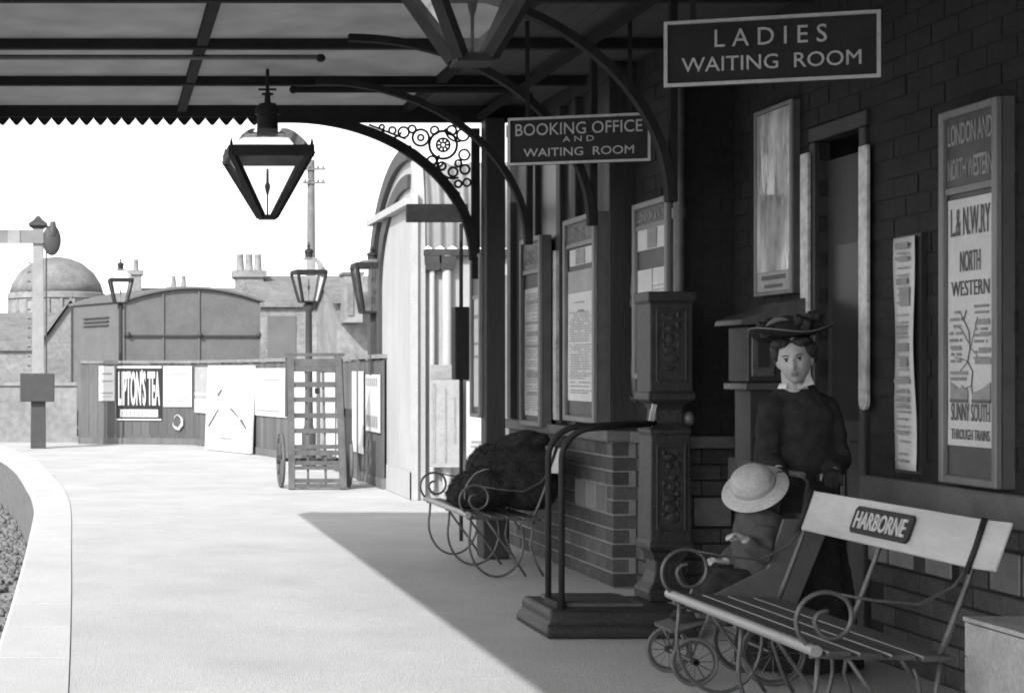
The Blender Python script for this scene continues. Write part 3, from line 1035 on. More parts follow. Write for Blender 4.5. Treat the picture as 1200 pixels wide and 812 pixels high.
def notice_board(label, x, yn, yf, z0, z1, thick, fw, hdr, papers, lines=None, hdr_text=None, name='notice_board', group='framed notice boards on the station wall'):
    """faces the track; x is the front face, yn the near edge, yf the far edge"""
    r = thing(name, (x + thick / 2, (yn + yf) / 2, z0), label, 'notice board', group)
    MB().box(x + 0.02, x + thick, yn + 0.002, yf - 0.002, z0, z1).build('backing', 'board_back', r)
    for (a, b, c, d) in ((yn, yn + fw, z0, z1), (yf - fw, yf, z0, z1), (yn + fw + .001, yf - fw - .001, z1 - fw, z1), (yn + fw + .001, yf - fw - .001, z0, z0 + fw)):
        MB().box(x - 0.012, x + 0.019, a, b, c, d).build('frame_rail', 'board_frame', r, bevel=0.006)
    ym = (yn + yf) / 2
    if hdr:
        MB().box(x + 0.008, x + 0.0195, yn + fw, yf - fw, z1 - fw - hdr, z1 - fw).build('header', 'header', r)
        MB().box(x + 0.002, x + 0.019, yn + fw, yf - fw, z1 - fw - hdr - 0.03, z1 - fw - hdr - 0.002).build('header_rail', 'board_frame', r)
        if hdr_text:
            n = len(hdr_text)
            for i, s in enumerate(hdr_text):
                letter(s, frame_x(x + 0.006, ym, z1 - fw - hdr * (i + 0.5) / n), (yf - yn - 2 * fw) * 0.9, hdr / n * 0.62, 'ink_soft', r, 0.002, 0.01)
    for (a, b, c, d, m) in papers:
        pp = MB()
        # sheet with a slight buckle
        nn = 6
        vs, fs = [], []
        for i in range(nn + 1):
            for j in range(3):
                zz = c + (d - c) * i / nn; yy = a + (b - a) * j / 2
                vs.append((x + 0.012 - 0.003 * random.random(), yy, zz))
        for i in range(nn):
            for j in range(2):
                k = i * 3 + j
                fs.append((k, k + 1, k + 4, k + 3))
        pp.add(vs, fs)
        pp.build('paper', m, r)
    if lines:
        bars(frame_x(x + 0.0075, 0, 0), [(-b, -a, c, d) for (a, b, c, d) in lines], 'ink_soft', r, 'print', 0.001).__setitem__('kind', 'stuff')
    return r

# big map poster by the bench
yn, yf = 6.66, 7.12
X = 3.68
r = notice_board('tall framed route map poster on the wall above the right end of the front bench', X, yn, yf, 0.915, 2.53, 0.07, 0.035, 0.30,
                 [(yn + 0.045, yf - 0.045, 1.08, 2.14, 'paper')], None, ['LONDON AND', 'NORTH WESTERN'])
print_rows(frame_x(X + 0.0066, (yn + yf) / 2, 0), 0.03, 0.16, 1.42, 1.68, 0.026, r, seed=3)
print_rows(frame_x(X + 0.0066, (yn + yf) / 2, 0), -0.165, -0.06, 1.42, 1.66, 0.03, r, seed=5)
ym = (yn + yf) / 2
fx = lambda z, dy=0.0: frame_x(X + 0.0065, ym + dy, z)
letter('L.& N.W.RY', fx(2.04), 0.31, 0.12, 'ink', r, 0.001, 0.0)
letter('NORTH', fx(1.87), 0.16, 0.09, 'ink', r, 0.001, 0.0)
letter('WESTERN', fx(1.755), 0.30, 0.065, 'ink', r, 0.001, 0.0)
letter('SUNNY SOUTH', fx(1.225), 0.305, 0.075, 'ink', r, 0.001, 0.0)
letter('THROUGH TRAINS', fx(1.130), 0.305, 0.045, 'ink', r, 0.001, 0.0)
mb = MB()
def pl(pts, rr=0.0018):
    mb.tube([(X + 0.007, ym - a, z) for a, z in pts], rr, 4)
pl([(-0.03, 1.66), (-0.05, 1.62), (-0.01, 1.57), (0.0, 1.50), (-0.02, 1.44), (0.02, 1.40), (0.01, 1.34), (0.02, 1.30)], 0.0028)
pl([(-0.13, 1.60), (-0.07, 1.58), (-0.01, 1.52)]); pl([(0.06, 1.63), (0.03, 1.56), (0.0, 1.49)]); pl([(-0.12, 1.46), (-0.05, 1.45), (-0.02, 1.44)])
pl([(-0.02, 1.44), (-0.08, 1.40), (-0.10, 1.385)]); pl([(0.0, 1.50), (0.05, 1.47), (0.07, 1.44)]); pl([(-0.05, 1.62), (-0.09, 1.66)]); pl([(0.01, 1.34), (-0.04, 1.325), (-0.07, 1.34)])
mb.build('route_line', 'ink', r)
bars(frame_x(X + 0.0065, ym, 0), [(0.06, .15, 1.595, 1.62), (.08, .16, 1.55, 1.565), (.07, .16, 1.48, 1.50), (.04, .16, 1.43, 1.455), (-.16, -.02, 1.385, 1.40), (-.16, -.03, 1.36, 1.375), (-.15, -.07, 1.49, 1.50)], 'ink_soft', r, 'print', 0.001)['kind'] = 'stuff'
for s_ in (-1, 1):
    mtx = frame_x(X + 0.0065, ym - s_ * 0.088, 1.31)
    q = bars(mtx, [(-0.07, 0.07, -0.045, -0.03)], 'ink', r, 'caption')
    mb = MB()
    pts = [mtx @ Vector((a * 0.07, b * 0.05, 0)) for a, b in ((-1, -.6), (1, -.6), (1, .9 if s_ > 0 else .2), (.4, .5), (0, .3), (-.5, .6 if s_ < 0 else .1), (-1, .9 if s_ < 0 else .0))]
    mb.prism(pts, (-0.001, 0, 0))
    mb.build('picture', 'ink_soft', r)

# narrow curling bill on the wall
yn, yf = 7.39, 7.59
nb = thing('wall_bill', (3.70, 7.49, 0.94), 'long narrow curling paper bill between the pale strip and the map poster', 'poster')
mb = MB()
vs, fs = [], []
for i in range(25):
    z = 0.945 + 1.075 * i / 24
    for j in range(5):
        yy = yf + (yn - yf) * j / 4
        w = -0.012 * (j / 4) ** 2 * (0.6 + 0.4 * math.sin(z * 5)) + 0.004 * math.sin(z * 9 + j)
        vs.append((3.708 + w, yy + 0.006 * math.sin(z * 4), z))
for i in range(24):
    for j in range(4):
        a = i * 5 + j
        fs.append((a, a + 1, a + 6, a + 5))
mb.add(vs, fs)
sh = mb.build('sheet', 'paper', nb, smooth=True)
sh.modifiers.new('solid', 'SOLIDIFY').thickness = 0.002
MB().box(3.722, 3.748, 7.37, 7.61, 0.93, 2.03).build('backing_board', 'timber_dark', nb)
mtx = frame_x(3.692, 7.49, 0)
q = bars(mtx, [(-.06, .06, 1.965, 1.995), (-.06, .06, 1.915, 1.93), (-.05, .05, 1.80, 1.83), (-.02, .07, 1.70, 1.785), (-.05, .06, 1.60, 1.612), (-.05, .05, 1.57, 1.58), (-.04, .06, 1.49, 1.53), (-.02, .05, 1.42, 1.46), (-.07, .07, 1.345, 1.365), (-.06, .06, 1.30, 1.31), (-.06, .06, 1.26, 1.275), (-.06, .06, 1.23, 1.24), (-.07, .07, 1.12, 1.127), (-.06, .06, 0.985, 0.995)], 'ink_soft', nb, 'print', 0.0015)
q['kind'] = 'stuff'

print_rows(frame_x(3.6935, 7.485, 0), -0.055, 0.065, 0.97, 1.95, 0.034, nb, 'paper_grey', hh=0.3, seed=21)
# board A on the bay
yn, yf = 10.53, 11.24
_b = notice_board('widest framed notice board with one long white sheet, behind the weighing machine rail', 3.20, yn, yf, 1.06, 2.44, 0.085, 0.04, 0.13,
             [(yn + 0.05, yf - 0.06, 1.20, 1.93, 'paper'), (yn + 0.05, yf - 0.06, 1.931, 2.08, 'paper_grey'), (yn + 0.06, yf - 0.10, 2.115, 2.225, 'paper')],
             [(yn + 0.25, yf - 0.25, 2.12, 2.22), (yn + 0.25, yf - 0.22, 1.86, 1.868), (yn + 0.28, yf - 0.3, 1.80, 1.815)], ['LONDON & NORTH WESTERN'])
print_rows(frame_x(3.2065, 10.88, 0), -0.26, 0.27, 1.24, 1.80, 0.016, _b, 'paper_grey', seed=8)
# board B
yn, yf = 11.86, 12.42
_b = notice_board('narrow framed notice board with white sheets, next past the widest board', 3.205, yn, yf, 0.99, 2.40, 0.08, 0.04, 0.2,
             [(yn + 0.06, yf - 0.08, 1.07, 2.02, 'paper')],
             [(yn + 0.1, yf - 0.15, 1.9, 1.93), (yn + 0.1, yf - 0.12, 1.75, 1.77), (yn + 0.1, yf - 0.15, 1.66, 1.70), (yn + 0.1, yf - 0.12, 1.58, 1.60), (yn + 0.12, yf - 0.15, 1.35, 1.40), (yn + 0.12, yf - 0.15, 1.22, 1.25)], ['WESTERN'])
print_rows(frame_x(3.2115, 12.14, 0), -0.18, 0.20, 1.10, 1.98, 0.018, _b, 'paper_grey', seed=9)
# board C on the end post
notice_board('farthest framed notice board, fixed to the end post of the canopy', 2.845, 12.20, 12.52, 1.05, 2.29, 0.015, 0.03, 0.28,
             [(12.25, 12.46, 1.13, 1.98, 'paper')],
             [(12.28, 12.44, 1.8, 1.83), (12.28, 12.44, 1.6, 1.62), (12.28, 12.44, 1.5, 1.52)], None)
# board D on the pier by the downpipe
yn, yf = 9.63, 10.26
_b = notice_board('framed notice board with two sheets above the weighing machine dial', 3.36, yn, yf, 1.35, 2.45, 0.085, 0.04, 0.10,
             [(yn + 0.05, yf - 0.33, 1.5, 2.03, 'paper'), (yn + 0.315, yf - 0.05, 1.5, 2.03, 'paper'), (yn + 0.05, yf - 0.05, 2.15, 2.28, 'paper')],
             [(yn + 0.22, yf - 0.24, 2.155, 2.275), (yn + 0.05, yf - 0.33, 1.92, 1.925), (yn + 0.315, yf - 0.05, 1.88, 1.885), (yn + 0.42, yf - 0.13, 1.80, 1.82)], ['LONDON & N W'])
print_rows(frame_x(3.3665, 9.82, 0), -0.10, 0.12, 1.52, 1.90, 0.018, _b, 'paper_grey', seed=10)
print_rows(frame_x(3.3665, 10.07, 0), -0.11, 0.11, 1.52, 1.86, 0.018, _b, 'paper_grey', seed=12)

# shiny framed panel above the wall box
sp = thing('framed_mirror_panel', (3.70, 8.95, 1.82), 'tall shiny framed advertisement panel with glare painted into its colour, above the woman’s hat', 'panel')
MB().box(3.712, 3.745, 8.70, 9.19, 1.82, 2.86).build('backing', 'board_back', sp)
glossy = mat('glazed_picture', 0.42, 0.12, 0.85, 3.4, 0.35, 3.0, spec=1.0, stretch=(1, 1.8, 0.7))  # pale blotches in the base colour stand for glare on the glass
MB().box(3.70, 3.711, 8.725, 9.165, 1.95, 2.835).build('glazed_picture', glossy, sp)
for a, b, c, d in ((8.695, 8.722, 1.82, 2.862), (9.168, 9.195, 1.82, 2.862), (8.7225, 9.1675, 2.838, 2.862), (8.7225, 9.1675, 1.82, 1.842)):
    MB().box(3.692, 3.7115, a, b, c, d).build('frame_rail', 'board_frame', sp, bevel=0.004)
MB().box(3.702, 3.7118, 8.725, 9.165, 1.843, 1.948).build('caption_plate', 'paper_grey', sp)
bars(frame_x(3.7015, 8.945, 1.895), [(-.16, .16, .01, .035), (-.12, .12, -.035, -.015)], 'ink', sp, 'print', 0.001)['kind'] = 'stuff'

# wall box with a sloping hood
wb = thing('wall_box', (3.55, 8.68, 1.0), 'wall box with sloping pent hood left of the woman’s head', 'box')
MB().box(3.42, 3.745, 8.60, 8.86, 1.34, 1.64).build('case', 'machine', wb, bevel=0.008)
MB().prism([(3.36, 8.55, 1.645), (3.37, 8.55, 1.675), (3.745, 8.55, 1.80), (3.745, 8.55, 1.645)], (0, 0.36, 0)).build('hood', 'iron_grey', wb, bevel=0.004)
MB().box(3.44, 3.56, 8.585, 8.599, 1.37, 1.62).build('front_plate', 'iron_grey', wb, bevel=0.004)
MB().box(3.47, 3.53, 8.578, 8.584, 1.42, 1.58).build('slot_plate', 'machine', wb)
MB().box(3.40, 3.745, 8.575, 8.88, 1.30, 1.338).build('shelf', 'iron_grey', wb, bevel=0.006)
MB().box(3.45, 3.745, 8.63, 8.84, 0.92, 1.298).build('pedestal', 'timber_dark', wb)

# tapered pale glass ornament on a stem in the slot between the boards
gl = thing('tapered_ornament', (3.40, 10.42, 1.4), 'slim pointed pale ornament on a stem between the two framed boards above the machine', 'lamp')
MB().lathe([(0.004, 2.22), (0.012, 2.12), (0.026, 2.0), (0.032, 1.92), (0.028, 1.87)], (3.42, 10.40, 0), 14).build('ornament_tip', 'opal', gl, smooth=True)
MB().lathe([(0.02, 1.66), (0.02, 1.80), (0.035, 1.82), (0.035, 1.865)], (3.42, 10.40, 0), 14).build('ornament_neck', 'iron_grey', gl, smooth='auto')
MB().lathe([(0.012, 1.20), (0.025, 1.30), (0.03, 1.42), (0.02, 1.55), (0.012, 1.65)], (3.42, 10.40, 0), 12).build('stem', 'iron_grey', gl, smooth=True)
MB().tube([(3.42, 10.40, 1.24), (3.42, 10.46, 1.22), (3.42, 10.50, 1.24)], 0.012, 8).build('wall_arm', 'iron_grey', gl, smooth=True)

# ================================================================ HANGING SIGNS
def hang_sign(label, c, L, H, lines, ang):
    r = thing('hanging_sign', c, label, 'sign', 'hanging signs')
    q = Matrix.Translation(c) @ Matrix.Rotation(ang, 4, 'Z')
    def bx(x0, x1, y0, y1, z0, z1):
        m_ = MB().box(x0, x1, y0, y1, z0, z1)
        m_.v = [q @ p for p in m_.v]
        return m_
    bx(-L / 2, L / 2, -0.012, 0.012, -H / 2, H / 2).build('panel', 'enamel_dark', r)
    fw = 0.0135
    for (a, b, c_, d) in ((-L / 2, L / 2, H / 2 - fw, H / 2), (-L / 2, L / 2, -H / 2, -H / 2 + fw), (-L / 2, -L / 2 + fw, -H / 2 + fw, H / 2 - fw), (L / 2 - fw, L / 2, -H / 2 + fw, H / 2 - fw)):
        bx(a, b, -0.026, -0.0125, c_, d).build('border', 'enamel_white', r)
    for s in (-1, 1):
        bx(s * L * 0.36 - 0.012, s * L * 0.36 + 0.012, -0.01, 0.01, H / 2, 3.40 - c[2]).build('hanger', 'iron_canopy', r)
    for (s, w, h, z, sp) in lines:
        m_ = q @ frame_y(0.0, -0.014, z)
        letter(s, m_, w, h, 'enamel_white', r, 0.004, 0.0, split=True)
    return r
SA = math.radians(16.5)
SA = -SA
hang_sign('hanging sign lettered LADIES WAITING ROOM, the larger and nearer sign', (2.725, 6.62, 2.71), 0.82, 0.270,
          [('L A D I E S', 0.425, 0.072, 0.056, 0), ('WAITING  ROOM', 0.68, 0.060, -0.048, 0)], SA)
hang_sign('hanging sign lettered BOOKING OFFICE AND WAITING ROOM, farther away', (2.70, 9.20, 2.712), 0.775, 0.270,
          [('BOOKING OFFICE', 0.69, 0.068, 0.066, 0), ('A N D', 0.17, 0.031, 0.005, 0), ('WAITING  ROOM', 0.60, 0.047, -0.066, 0)], SA)

# ================================================================ LANTERNS
def lantern(r, cx, cy, z0, z1, ht, hb, top_h, chim_h, rot, parent=None, horns=True, opal_top=True):
    """tapered square lantern; z0 bottom, z1 rim, ht/hb half widths at rim and bottom"""
    par = parent or r
    ca, sa = math.cos(rot), math.sin(rot)
    def pt(a, b, z): return Vector((cx + ca * a - sa * b, cy + sa * a + ca * b, z))
    cor = ((-1, -1), (1, -1), (1, 1), (-1, 1))
    k = ht / 0.26
    for a, b in cor:
        MB().bar(pt(a * hb, b * hb, z0), pt(a * ht, b * ht, z1), 0.040 * k, 0.040 * k).build('corner_bar', 'iron', par)
    for i in range(4):
        a, b = cor[i]; c, d = cor[(i + 1) % 4]
        MB().bar(pt(a * ht, b * ht, z1), pt(c * ht, d * ht, z1), 0.035 * k, 0.07 * k).build('rim_bar', 'iron', par)
        s = 0.975
        m_ = MB()
        m_.add([pt(a * hb * s, b * hb * s, z0 + 0.01), pt(c * hb * s, d * hb * s, z0 + 0.01), pt(c * ht * s, d * ht * s, z1 - 0.02), pt(a * ht * s, b * ht * s, z1 - 0.02)], [(0, 1, 2, 3)])
        m_.build('glass_pane', 'glass', par)
        m_ = MB()
        t1, t2 = 0.97, 0.33
        n = 5
        vs, fs = [], []
        for q in range(n + 1):
            u = q / n
            w = ht * (t1 + (t2 - t1) * u)
            z = z1 + 0.02 * k + top_h * math.sin(u * PI / 2) ** 0.9
            vs += [pt(a * w, b * w, z), pt(c * w, d * w, z)]
        for q in range(n):
            fs.append((q * 2, q * 2 + 1, q * 2 + 3, q * 2 + 2))
        m_.add(vs, fs)
        m_.build('top_pane', 'opal', par, smooth=True)
        if horns:
            m_ = MB(); m_.lathe([(0.014 * k, z1 + 0.02), (0.010 * k, z1 + 0.05 * k), (0.002, z1 + 0.085 * k)], (pt(a * ht, b * ht, 0).x, pt(a * ht, b * ht, 0).y, 0), 8)
            m_.build('horn', 'iron', par, smooth='auto')
    MB().sqloft([(hb + .012, hb + .012, z0 - 0.02 * k), (hb + .012, hb + .012, z0 + 0.008)], (cx, cy), rot).build('base_plate', 'iron', par)
    zt = z1 + 0.02 * k + top_h - 0.01
    cr = ht * 0.28
    MB().lathe([(cr * 0.98, zt - 0.02), (cr * 0.95, zt + chim_h * 0.55), (cr * 1.15, zt + chim_h * 0.6), (cr * 1.1, zt + chim_h * 0.8), (cr * 0.75, zt + chim_h * 0.97), (cr * 0.3, zt + chim_h), (cr * 0.25, zt + chim_h * 1.25), (cr * 0.55, zt + chim_h * 1.28), (cr * 0.55, zt + chim_h * 1.33), (cr * 0.2, zt + chim_h * 1.36), (cr * 0.12, zt + chim_h * 1.7)], (cx, cy, 0), 18).build('chimney', 'iron', par, smooth='auto')
    MB().lathe([(0.006 * k, z0), (0.006 * k, z0 + (z1 - z0) * 0.35), (0.014 * k, z0 + (z1 - z0) * 0.42), (0.02 * k, z0 + (z1 - z0) * 0.5), (0.010 * k, z0 + (z1 - z0) * 0.56), (0.008 * k, z0 + (z1 - z0) * 0.78)], (cx, cy, 0), 10).build('gas_burner', 'iron', par, smooth=True)
    return zt + chim_h * 1.7

r = thing('hanging_lantern', (1.10, 10.80, 2.42), 'square tapered gas lantern hanging in the middle against the sky', 'lantern', 'gas lanterns')
lantern(r, 1.10, 10.80, 2.43, 2.835, 0.262, 0.045, 0.15, 0.19, 0.0)
MB().tube([(1.10, 10.80, 3.20), (1.10, 10.80, 3.41)], 0.012, 8).build('hanging_rod', 'iron', r)
MB().tube([(1.04, 10.80, 3.275), (1.16, 10.80, 3.275)], 0.008, 6).build('gas_tap', 'iron', r)
r = thing('hanging_lantern', (1.255, 5.50, 2.45), 'dark hanging lantern cut off by the top edge of the picture', 'lantern', 'gas lanterns')
lantern(r, 1.255, 5.50, 2.46, 2.86, 0.262, 0.052, 0.15, 0.19, 0.0)
MB().tube([(1.255, 5.50, 3.20), (1.255, 5.50, 3.41)], 0.012, 8).build('hanging_rod', 'iron', r)

def post_lamp(x, y, zb, zr, ht, label, post_z0=0.0, pr=0.055):
    r = thing('lamp_post', (x, y, post_z0), label, 'lamp post', 'lamp posts')
    lantern(r, x, y, zb, zr, ht, ht * 0.55, 0.20, 0.14, 0.12, horns=False)
    MB().lathe([(pr * 1.9, post_z0), (pr * 1.9, post_z0 + 0.5), (pr * 1.2, post_z0 + 0.6), (pr, post_z0 + 1.2), (pr * 0.85, zb - 0.15), (pr * 1.5, zb - 0.10), (pr * 1.5, zb - 0.05), (pr * 0.9, zb - 0.02)], (x, y, 0), 14).build('post', 'dark_trim', r, smooth='auto')
    return r
post_lamp(3.03, 23.8, 2.42, 2.85, 0.215, 'lamp post with white-topped lantern behind the upright barrow')
post_lamp(0.36, 32.0, 2.75, 3.20, 0.215, 'slender lamp post with white-topped lantern in front of the railway van', 0.0, 0.045)
r = thing('wall_lantern', (3.33, 20.0, 2.0), 'wall lantern on the far corner of the white shed', 'lantern', 'gas lanterns')
lantern(r, 3.33, 20.0, 2.13, 2.70, 0.225, 0.13, 0.06, 0.10, 0.0, horns=False)
MB().bar((3.33, 20.0, 2.10), (3.33, 20.0, 1.35), 0.06, 0.06).build('bracket_arm', 'dark_trim', r)

# ================================================================ SIGN ARM ON A THIN POST
sa_ = thing('indicator_post', (2.95, 13.4, 0), 'thin post with a dark cross board and a dark box, beside the end post', 'post')
MB().tube([(2.965, 13.4, 0), (2.965, 13.4, 2.62)], 0.016, 8).build('post', 'iron', sa_)
MB().box(2.51, 3.02, 13.38, 13.42, 2.63, 2.78).build('cross_board', 'iron', sa_, bevel=0.005)
MB().box(2.90, 3.02, 13.33, 13.47, 1.33, 1.93).build('box', 'iron', sa_, bevel=0.008)
# boards on the near wall of the shed
def shed_bill(x0, x1, z0, z1, label, m, lines):
    r = thing('poster', ((x0 + x1) / 2, 17.6, z0), label, 'poster', 'boards standing against the shed')
    MB().box(x0, x1, 17.575, 17.60, z0, z1).build('sheet', m, r)
    if lines:
        bars(frame_y((x0 + x1) / 2, 17.572, (z0 + z1) / 2), lines, 'ink_soft', r)['kind'] = 'stuff'
shed_bill(3.56, 3.90, 0.36, 1.47, 'grey-headed enamel board against the shed wall, behind the far bench', 'paper_grey', [(-.15, -.12, -.5, .35), (-.02, .0, -.5, .3), (.08, .1, -.3, .2), (-.17, .17, .4, .55)])
shed_bill(3.95, 4.14, 0.45, 1.29, 'small white bill right of the enamel board on the shed wall', 'paper', [(-.06, .05, -.3, -.27), (-.05, .06, -.25, -.22)])

# ================================================================ BENCHES
def make_bench(label):
    """front rail at x=0, far end at y=0, runs towards -Y by BL; iron frames in the XZ plane"""
    BL = 1.46
    r = thing('platform_bench', (0, 0, 0), label, 'bench', 'station benches with bentwood iron frames')
    frames_y = (-0.05, -BL / 2, -BL + 0.05)
    for fi, y in enumerate(frames_y):
        mb = MB()
        rr = 0.0085
        # hanging hoop that stands on the ground
        hoop = [(0.03, y, 0.415)] + [Vector((0.20 + 0.185 * math.cos(math.radians(a)), y, 0.245 + 0.235 * math.sin(math.radians(a)))) for a in range(165, 391, 9)]
        hoop = [Vector(p) for p in hoop] + [Vector((0.10 + 0.10, y, 0.42))]
        mb.tube(hoop[:-1], rr, 7)
        # brace from the hoop's rear to the seat and the rear leg hoop
        mb.tube([(0.36, y, 0.33), (0.30, y, 0.42)], rr, 6)
        mb.tube([(0.12, y, 0.415), (0.22, y, 0.27), (0.33, y, 0.12), (0.40, y, 0.012)], rr, 7)
        mb.tube([(0.46, y, 0.415), (0.43, y, 0.22), (0.47, y, 0.10), (0.52, y, 0.012)], rr, 7)
        f = mb.build('leg_frame', 'iron_grey', r, smooth=True)
        # arm scroll
        if fi != 1:
            sc = MB()
            pts = []
            cx, cz = 0.055, 0.525
            for k in range(46):
                t = k / 45
                a = math.radians(-80 - 560 * t)
                rad = 0.104 - 0.066 * min(1, max(0, t - 0.42) / 0.33)
                pts.append((cx + rad * math.cos(a), y, cz + rad * math.sin(a)))
            sc.tube(pts, rr, 7)
            sc.tube([(0.055, y, 0.629), (0.22, y, 0.60), (0.38, y, 0.585), (0.50, y, 0.645), (0.55, y, 0.71)], 0.006, 6)
            sc.build('arm_scroll', 'iron_grey', f, smooth=True)
        MB().bar((0.0, y, 0.405), (0.50, y, 0.395), 0.022, 0.014).build('seat_bearer', 'iron_grey', r)
        MB().tube([(0.45, y, 0.395), (0.49, y, 0.50), (0.55, y, 0.66), (0.595, y, 0.80), (0.615, y, 0.86)], [0.012, 0.011, 0.010, 0.010, 0.008], 7).build('back_stay', 'iron_grey', r, smooth=True)
    # seat slats: a rounded pale front rail, then four darker ones
    MB().tube([(0.0, 0.0, 0.43), (0.0, -BL, 0.43)], 0.021, 12).build('front_rail', 'rail_light', r, smooth='auto')
    for i, (x0, x1) in enumerate(((0.035, 0.125), (0.145, 0.235), (0.255, 0.345), (0.365, 0.475))):
        z = 0.432 - 0.006 * i
        sl_ = MB().box(x0, x1, -BL, 0.0, z - 0.022, z).build('seat_slat', 'seat_wood', r, bevel=0.007, seg=2)
        MB().tube([(x0 + 0.004, 0.0, z - 0.004), (x0 + 0.004, -BL, z - 0.004)], 0.0045, 6).build('worn_edge', 'rail_light', sl_, smooth='auto')
    # back board, leaning, ends folded round the straps
    mb = MB()
    vs, fs = [], []
    n = 14
    for k in range(n + 1):
        y = 0.06 - (BL + 0.12) * k / n
        e = max(0, abs(y + BL / 2) - BL / 2 + 0.02)
        bend = e * 0.35
        for (x, z) in ((0.555, 0.715), (0.565, 0.710), (0.624, 0.878), (0.614, 0.882)):
            vs.append((x + bend, y, z))
    for k in range(n):
        for j in range(4):
            a = k * 4 + j; b = k * 4 + (j + 1) % 4
            fs.append((a, b, b + 4, a + 4))
    fs += [(0, 1, 2, 3), tuple(reversed(range(n * 4, n * 4 + 4)))]
    mb.add(vs, fs)
    mb.build('back_board', 'seat_light', r, bevel=0.003)
    for y in (-0.03, -BL + 0.045):
        MB().tube([(0.543, y, 0.695), (0.578, y, 0.79), (0.608, y, 0.888)], 0.011, 7).build('board_strap', 'iron', r, smooth=True)
    # name plate
    up = Vector((0.059, 0, 0.167)).normalized(); rt = Vector((0, -1, 0)); nn = rt.cross(up)
    c = Vector((0.585, -BL / 2, 0.7985)) + nn * 0.006
    mtx = Matrix(((rt.x, up.x, nn.x, c.x), (rt.y, up.y, nn.y, c.y), (rt.z, up.z, nn.z, c.z), (0, 0, 0, 1)))
    mb = MB()
    ww, hh, cc = 0.235, 0.056, 0.016
    poly = [mtx @ Vector(p) for p in ((-ww + cc, -hh, 0), (ww - cc, -hh, 0), (ww, -hh + cc, 0), (ww, hh - cc, 0), (ww - cc, hh, 0), (-ww + cc, hh, 0), (-ww, hh - cc, 0), (-ww, -hh + cc, 0))]
    mb.prism(poly, nn * 0.008)
    pl_ = mb.build('name_plate', 'iron', r)
    letter('HARBORNE', mtx @ Matrix.Translation((0, 0, 0.009)), 0.41, 0.072, 'seat_light', pl_, 0.004, 0.012, split=True)
    return r
bench = make_bench('station bench with pale back board lettered HARBORNE in the right foreground')
bench2 = copy_tree(bench)
bench.location = (2.475, 7.08, 0)
bench2.location = (2.47, 12.40, 0)
bench2['label'] = 'far iron-framed bench with a dark bundle piled on its seat'

# dark bundle on the far bench
def crumple(me, off):
    nr = [v.normal.copy() for v in me.vertices]
    for v, n_ in zip(me.vertices, nr):
        p = v.co + off
        q = Vector((p.x * 5.0 + 0.6 * noise.noise(p * 4), p.y * 2.6, p.z * 6.5))
        rid = abs(noise.noise(q)) * 2
        v.co += n_ * (0.045 * (rid - 0.35) + 0.014 * noise.noise(p * 16) + 0.006 * noise.noise(p * 45))
bn = thing('travel_bundle', (2.82, 11.6, 0.43), 'big dark shapeless bundle of rugs lying on the far bench', 'bundle')
mb = MB()
Rb = Matrix.Rotation(math.radians(-24), 3, 'Y')
for c, rr in (((2.79, 11.55, 0.60), (0.30, 0.46, 0.165)), ((2.92, 11.52, 0.68), (0.27, 0.44, 0.22)), ((2.66, 11.60, 0.56), (0.19, 0.40, 0.125)), ((3.00, 11.45, 0.70), (0.19, 0.40, 0.22)), ((2.68, 11.35, 0.58), (0.17, 0.26, 0.15)), ((2.98, 11.30, 0.60), (0.20, 0.30, 0.17)), ((2.78, 11.62, 0.75), (0.17, 0.28, 0.13))):
    mb.ellipsoid(c, rr, 24, 14, Rb)
def crumple2(me, off):
    nr = [v.normal.copy() for v in me.vertices]
    for v, n_ in zip(me.vertices, nr):
        p = v.co + off
        q = Vector((p.x * 2.2 + p.z * 2.0, p.y * 9.0, p.z * 2.2 - p.x * 2.0))
        v.co += n_ * (0.018 * noise.noise(q) + 0.020 * noise.noise(p * 8) + 0.005 * noise.noise(p * 30))
        if v.co.z + off.z < 0.437: v.co.z = 0.437 - off.z
bun = remesh(mb, 'bundle', 0.013, 'cloth_bundle', bn, 8, None, crumple2)
# shaggy pile of the rug
rnd = random.Random(5)
tm = MB()
bmv = [(v.co + ORG[bn], v.normal.copy()) for v in bun.data.vertices]
vs, fs = [], []
for k in range(9000):
    p, n_ = rnd.choice(bmv)
    if p.z < 0.46: continue
    t_ = Vector((rnd.uniform(-1, 1), rnd.uniform(-1, 1), rnd.uniform(-1.4, 0.3)))
    d_ = (n_ * 0.55 + t_ * 0.7).normalized()
    s_ = d_.cross(n_)
    if s_.length < 1e-3: continue
    s_ = s_.normalized() * rnd.uniform(0.002, 0.0045)
    L_ = rnd.uniform(0.012, 0.034)
    i0 = len(vs)
    vs += [p - s_, p + s_, p + d_ * L_]
    fs.append((i0, i0 + 1, i0 + 2))
tm.add(vs, fs)
tm.build('shaggy_pile', 'cloth_bundle', bn, kind='stuff')
sp_ = []
for k in range(9):
    w_ = Vector((2.50 + 0.022 * k, 11.30 - 0.012 * k, 0.50 + 0.026 * k))
    q_, n_ = min(bmv, key=lambda e: (e[0] - w_).length_squared)
    sp_.append(q_ + n_ * 0.012)
MB().tube(sp_, 0.007, 6).build('strap', 'cloth_pale', bn, smooth=True)
lump = MB()
for c, rr in (((2.93, 11.55, 0.90), (0.17, 0.22, 0.055)), ((3.04, 11.45, 0.885), (0.13, 0.18, 0.06)), ((2.84, 11.6, 0.87), (0.09, 0.14, 0.05))):
    lump.ellipsoid(c, rr, 18, 10, Rb)
remesh(lump, 'folded_top', 0.012, 'cloth_bundle', bn, 6, (0.012, 12.0))

